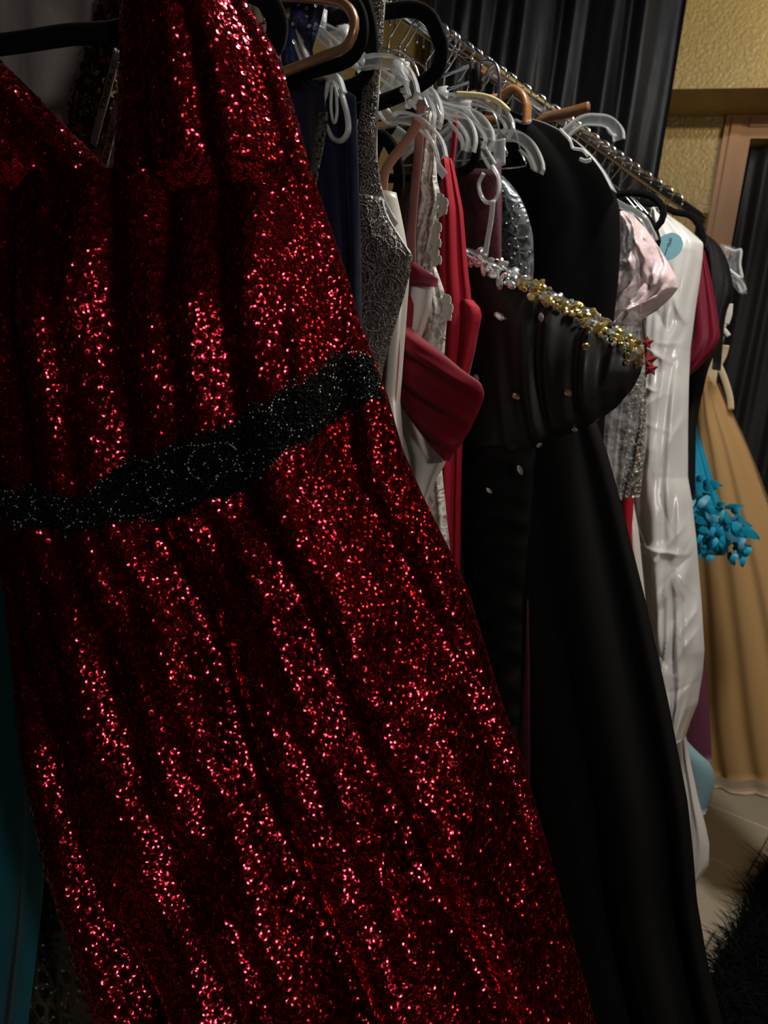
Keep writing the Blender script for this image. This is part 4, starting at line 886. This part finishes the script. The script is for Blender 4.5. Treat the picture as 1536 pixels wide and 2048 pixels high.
CH('clear hanger tip at the far end by the film cover', 1.86, [(1440, 548), (1466, 556), (1480, 566), (1488, 582)], h=.006)
# steel trouser hanger with black clips
th = empty('clip_hanger', Vector(sp(0.95, 0, 1.55)), 'bright steel clip hanger with two black clips', 'hanger')
for pts in ([(880, 154), (940, 132), (972, 123), (990, 128), (998, 150), (999, 195), (998, 240)], [(895, 178), (940, 164), (968, 156)], [(968, 156), (978, 140), (990, 128)]):
    link('bar', mesh(*tube(crom([SP(0.95).hit(x, y) for x, y in pts], 24), .0026, 8)), MT['steel'], th)
link('bar', mesh(*tube(crom([sp(0.95, 0, sa(880, 154, .95)[1]), SP(0.95).hit(880, 154)], 8), .0026, 8)), MT['steel'], th)
for x in (944, 956): link('clip', mesh(*sweep([SP(0.946).hit(x, y) for y in (126, 150, 178)], rrect(.004, .0030, .4), UD)), MT['black_matte'], th)
hook(th, 0.95, sa(880, 154, .95)[1])
FH('orange wooden hanger with a round tip near the curtain', 1.09, [(1000, 168), (1022, 180), (1042, 186), (1052, 205), (1054, 228), (1052, 250)], 'wood', half_w=.008, half_h=.0050, low=False, name='wooden_hanger')
FH('dark brown wooden hanger bar pointing at the curtain', 1.22, [(1040, 250), (1090, 237), (1135, 226), (1178, 214)], 'wood_dark', half_w=.005, half_h=.0080, low=False, name='wooden_hanger')
FH('black velvet hanger looping above the pink sleeve', 1.36, [(1210, 386), (1250, 386), (1290, 388), (1316, 402), (1327, 424), (1322, 444), (1306, 458), (1280, 462)], 'velvet_black', half_h=.0058)
FH('black velvet hanger drooping over the blue sticker', 1.40, [(1240, 416), (1272, 422), (1296, 436), (1310, 460), (1316, 488), (1308, 490)], 'velvet_black', half_h=.0052, low=False)
FH('black velvet hanger rising behind the white garment bag', 1.56, [(1318, 412), (1350, 424), (1378, 430), (1395, 446), (1406, 474), (1404, 500)], 'velvet_black', half_h=.0060, low=False)
# hangers of clothes whose arms are hidden inside them
for s_, lab in ((0.505, 'wire hanger holding the pale grey satin top'), (0.535, 'wire hanger holding the embroidered dark gown'), (0.805, 'wire hanger holding the mauve strap dress'), (0.832, 'wire hanger holding the cream lace gown'),
                (0.995, 'wire hanger holding the wine sequined dress'), (1.05, 'wire hanger holding the grey lace dress'), (1.122, 'wire hanger inside the black velvet jacket'), (1.17, 'empty wire hanger next to the black velvet jacket'),
                (1.275, 'wire hanger holding the pink dress'), (1.44, 'wire hanger next to the white garment bag'), (1.49, 'wire hanger inside the white garment bag'), (1.52, 'empty wire hanger behind the white garment bag'),
                (1.605, 'wire hanger holding the burgundy dress'), (1.65, 'wire hanger holding the black gown'), (1.72, 'wire hanger inside the black jacket'), (1.785, 'wire hanger holding the turquoise dress'), (1.93, 'wire hanger holding the tan tulle gown')):
    h0 = empty('wire_hanger', Vector(sp(s_, 0, RAILZ-.14)), lab, 'hanger'); zn = RAILZ-.06; hw = .09 if s_ < 1.2 else .12
    P3 = [sp(s_, a, z) for a, z in ((0, zn), (.06, zn-.022), (hw, zn-.075), (hw+.008, zn-.085), (hw, zn-.09), (0, zn-.09), (-hw, zn-.09), (-hw-.008, zn-.085), (-hw, zn-.075), (-.06, zn-.022), (0, zn))]
    link('frame', mesh(*tube(crom(P3, 60), .0014, 6)), MT['chrome'], h0); hook(h0, s_, zn, r=.0015)
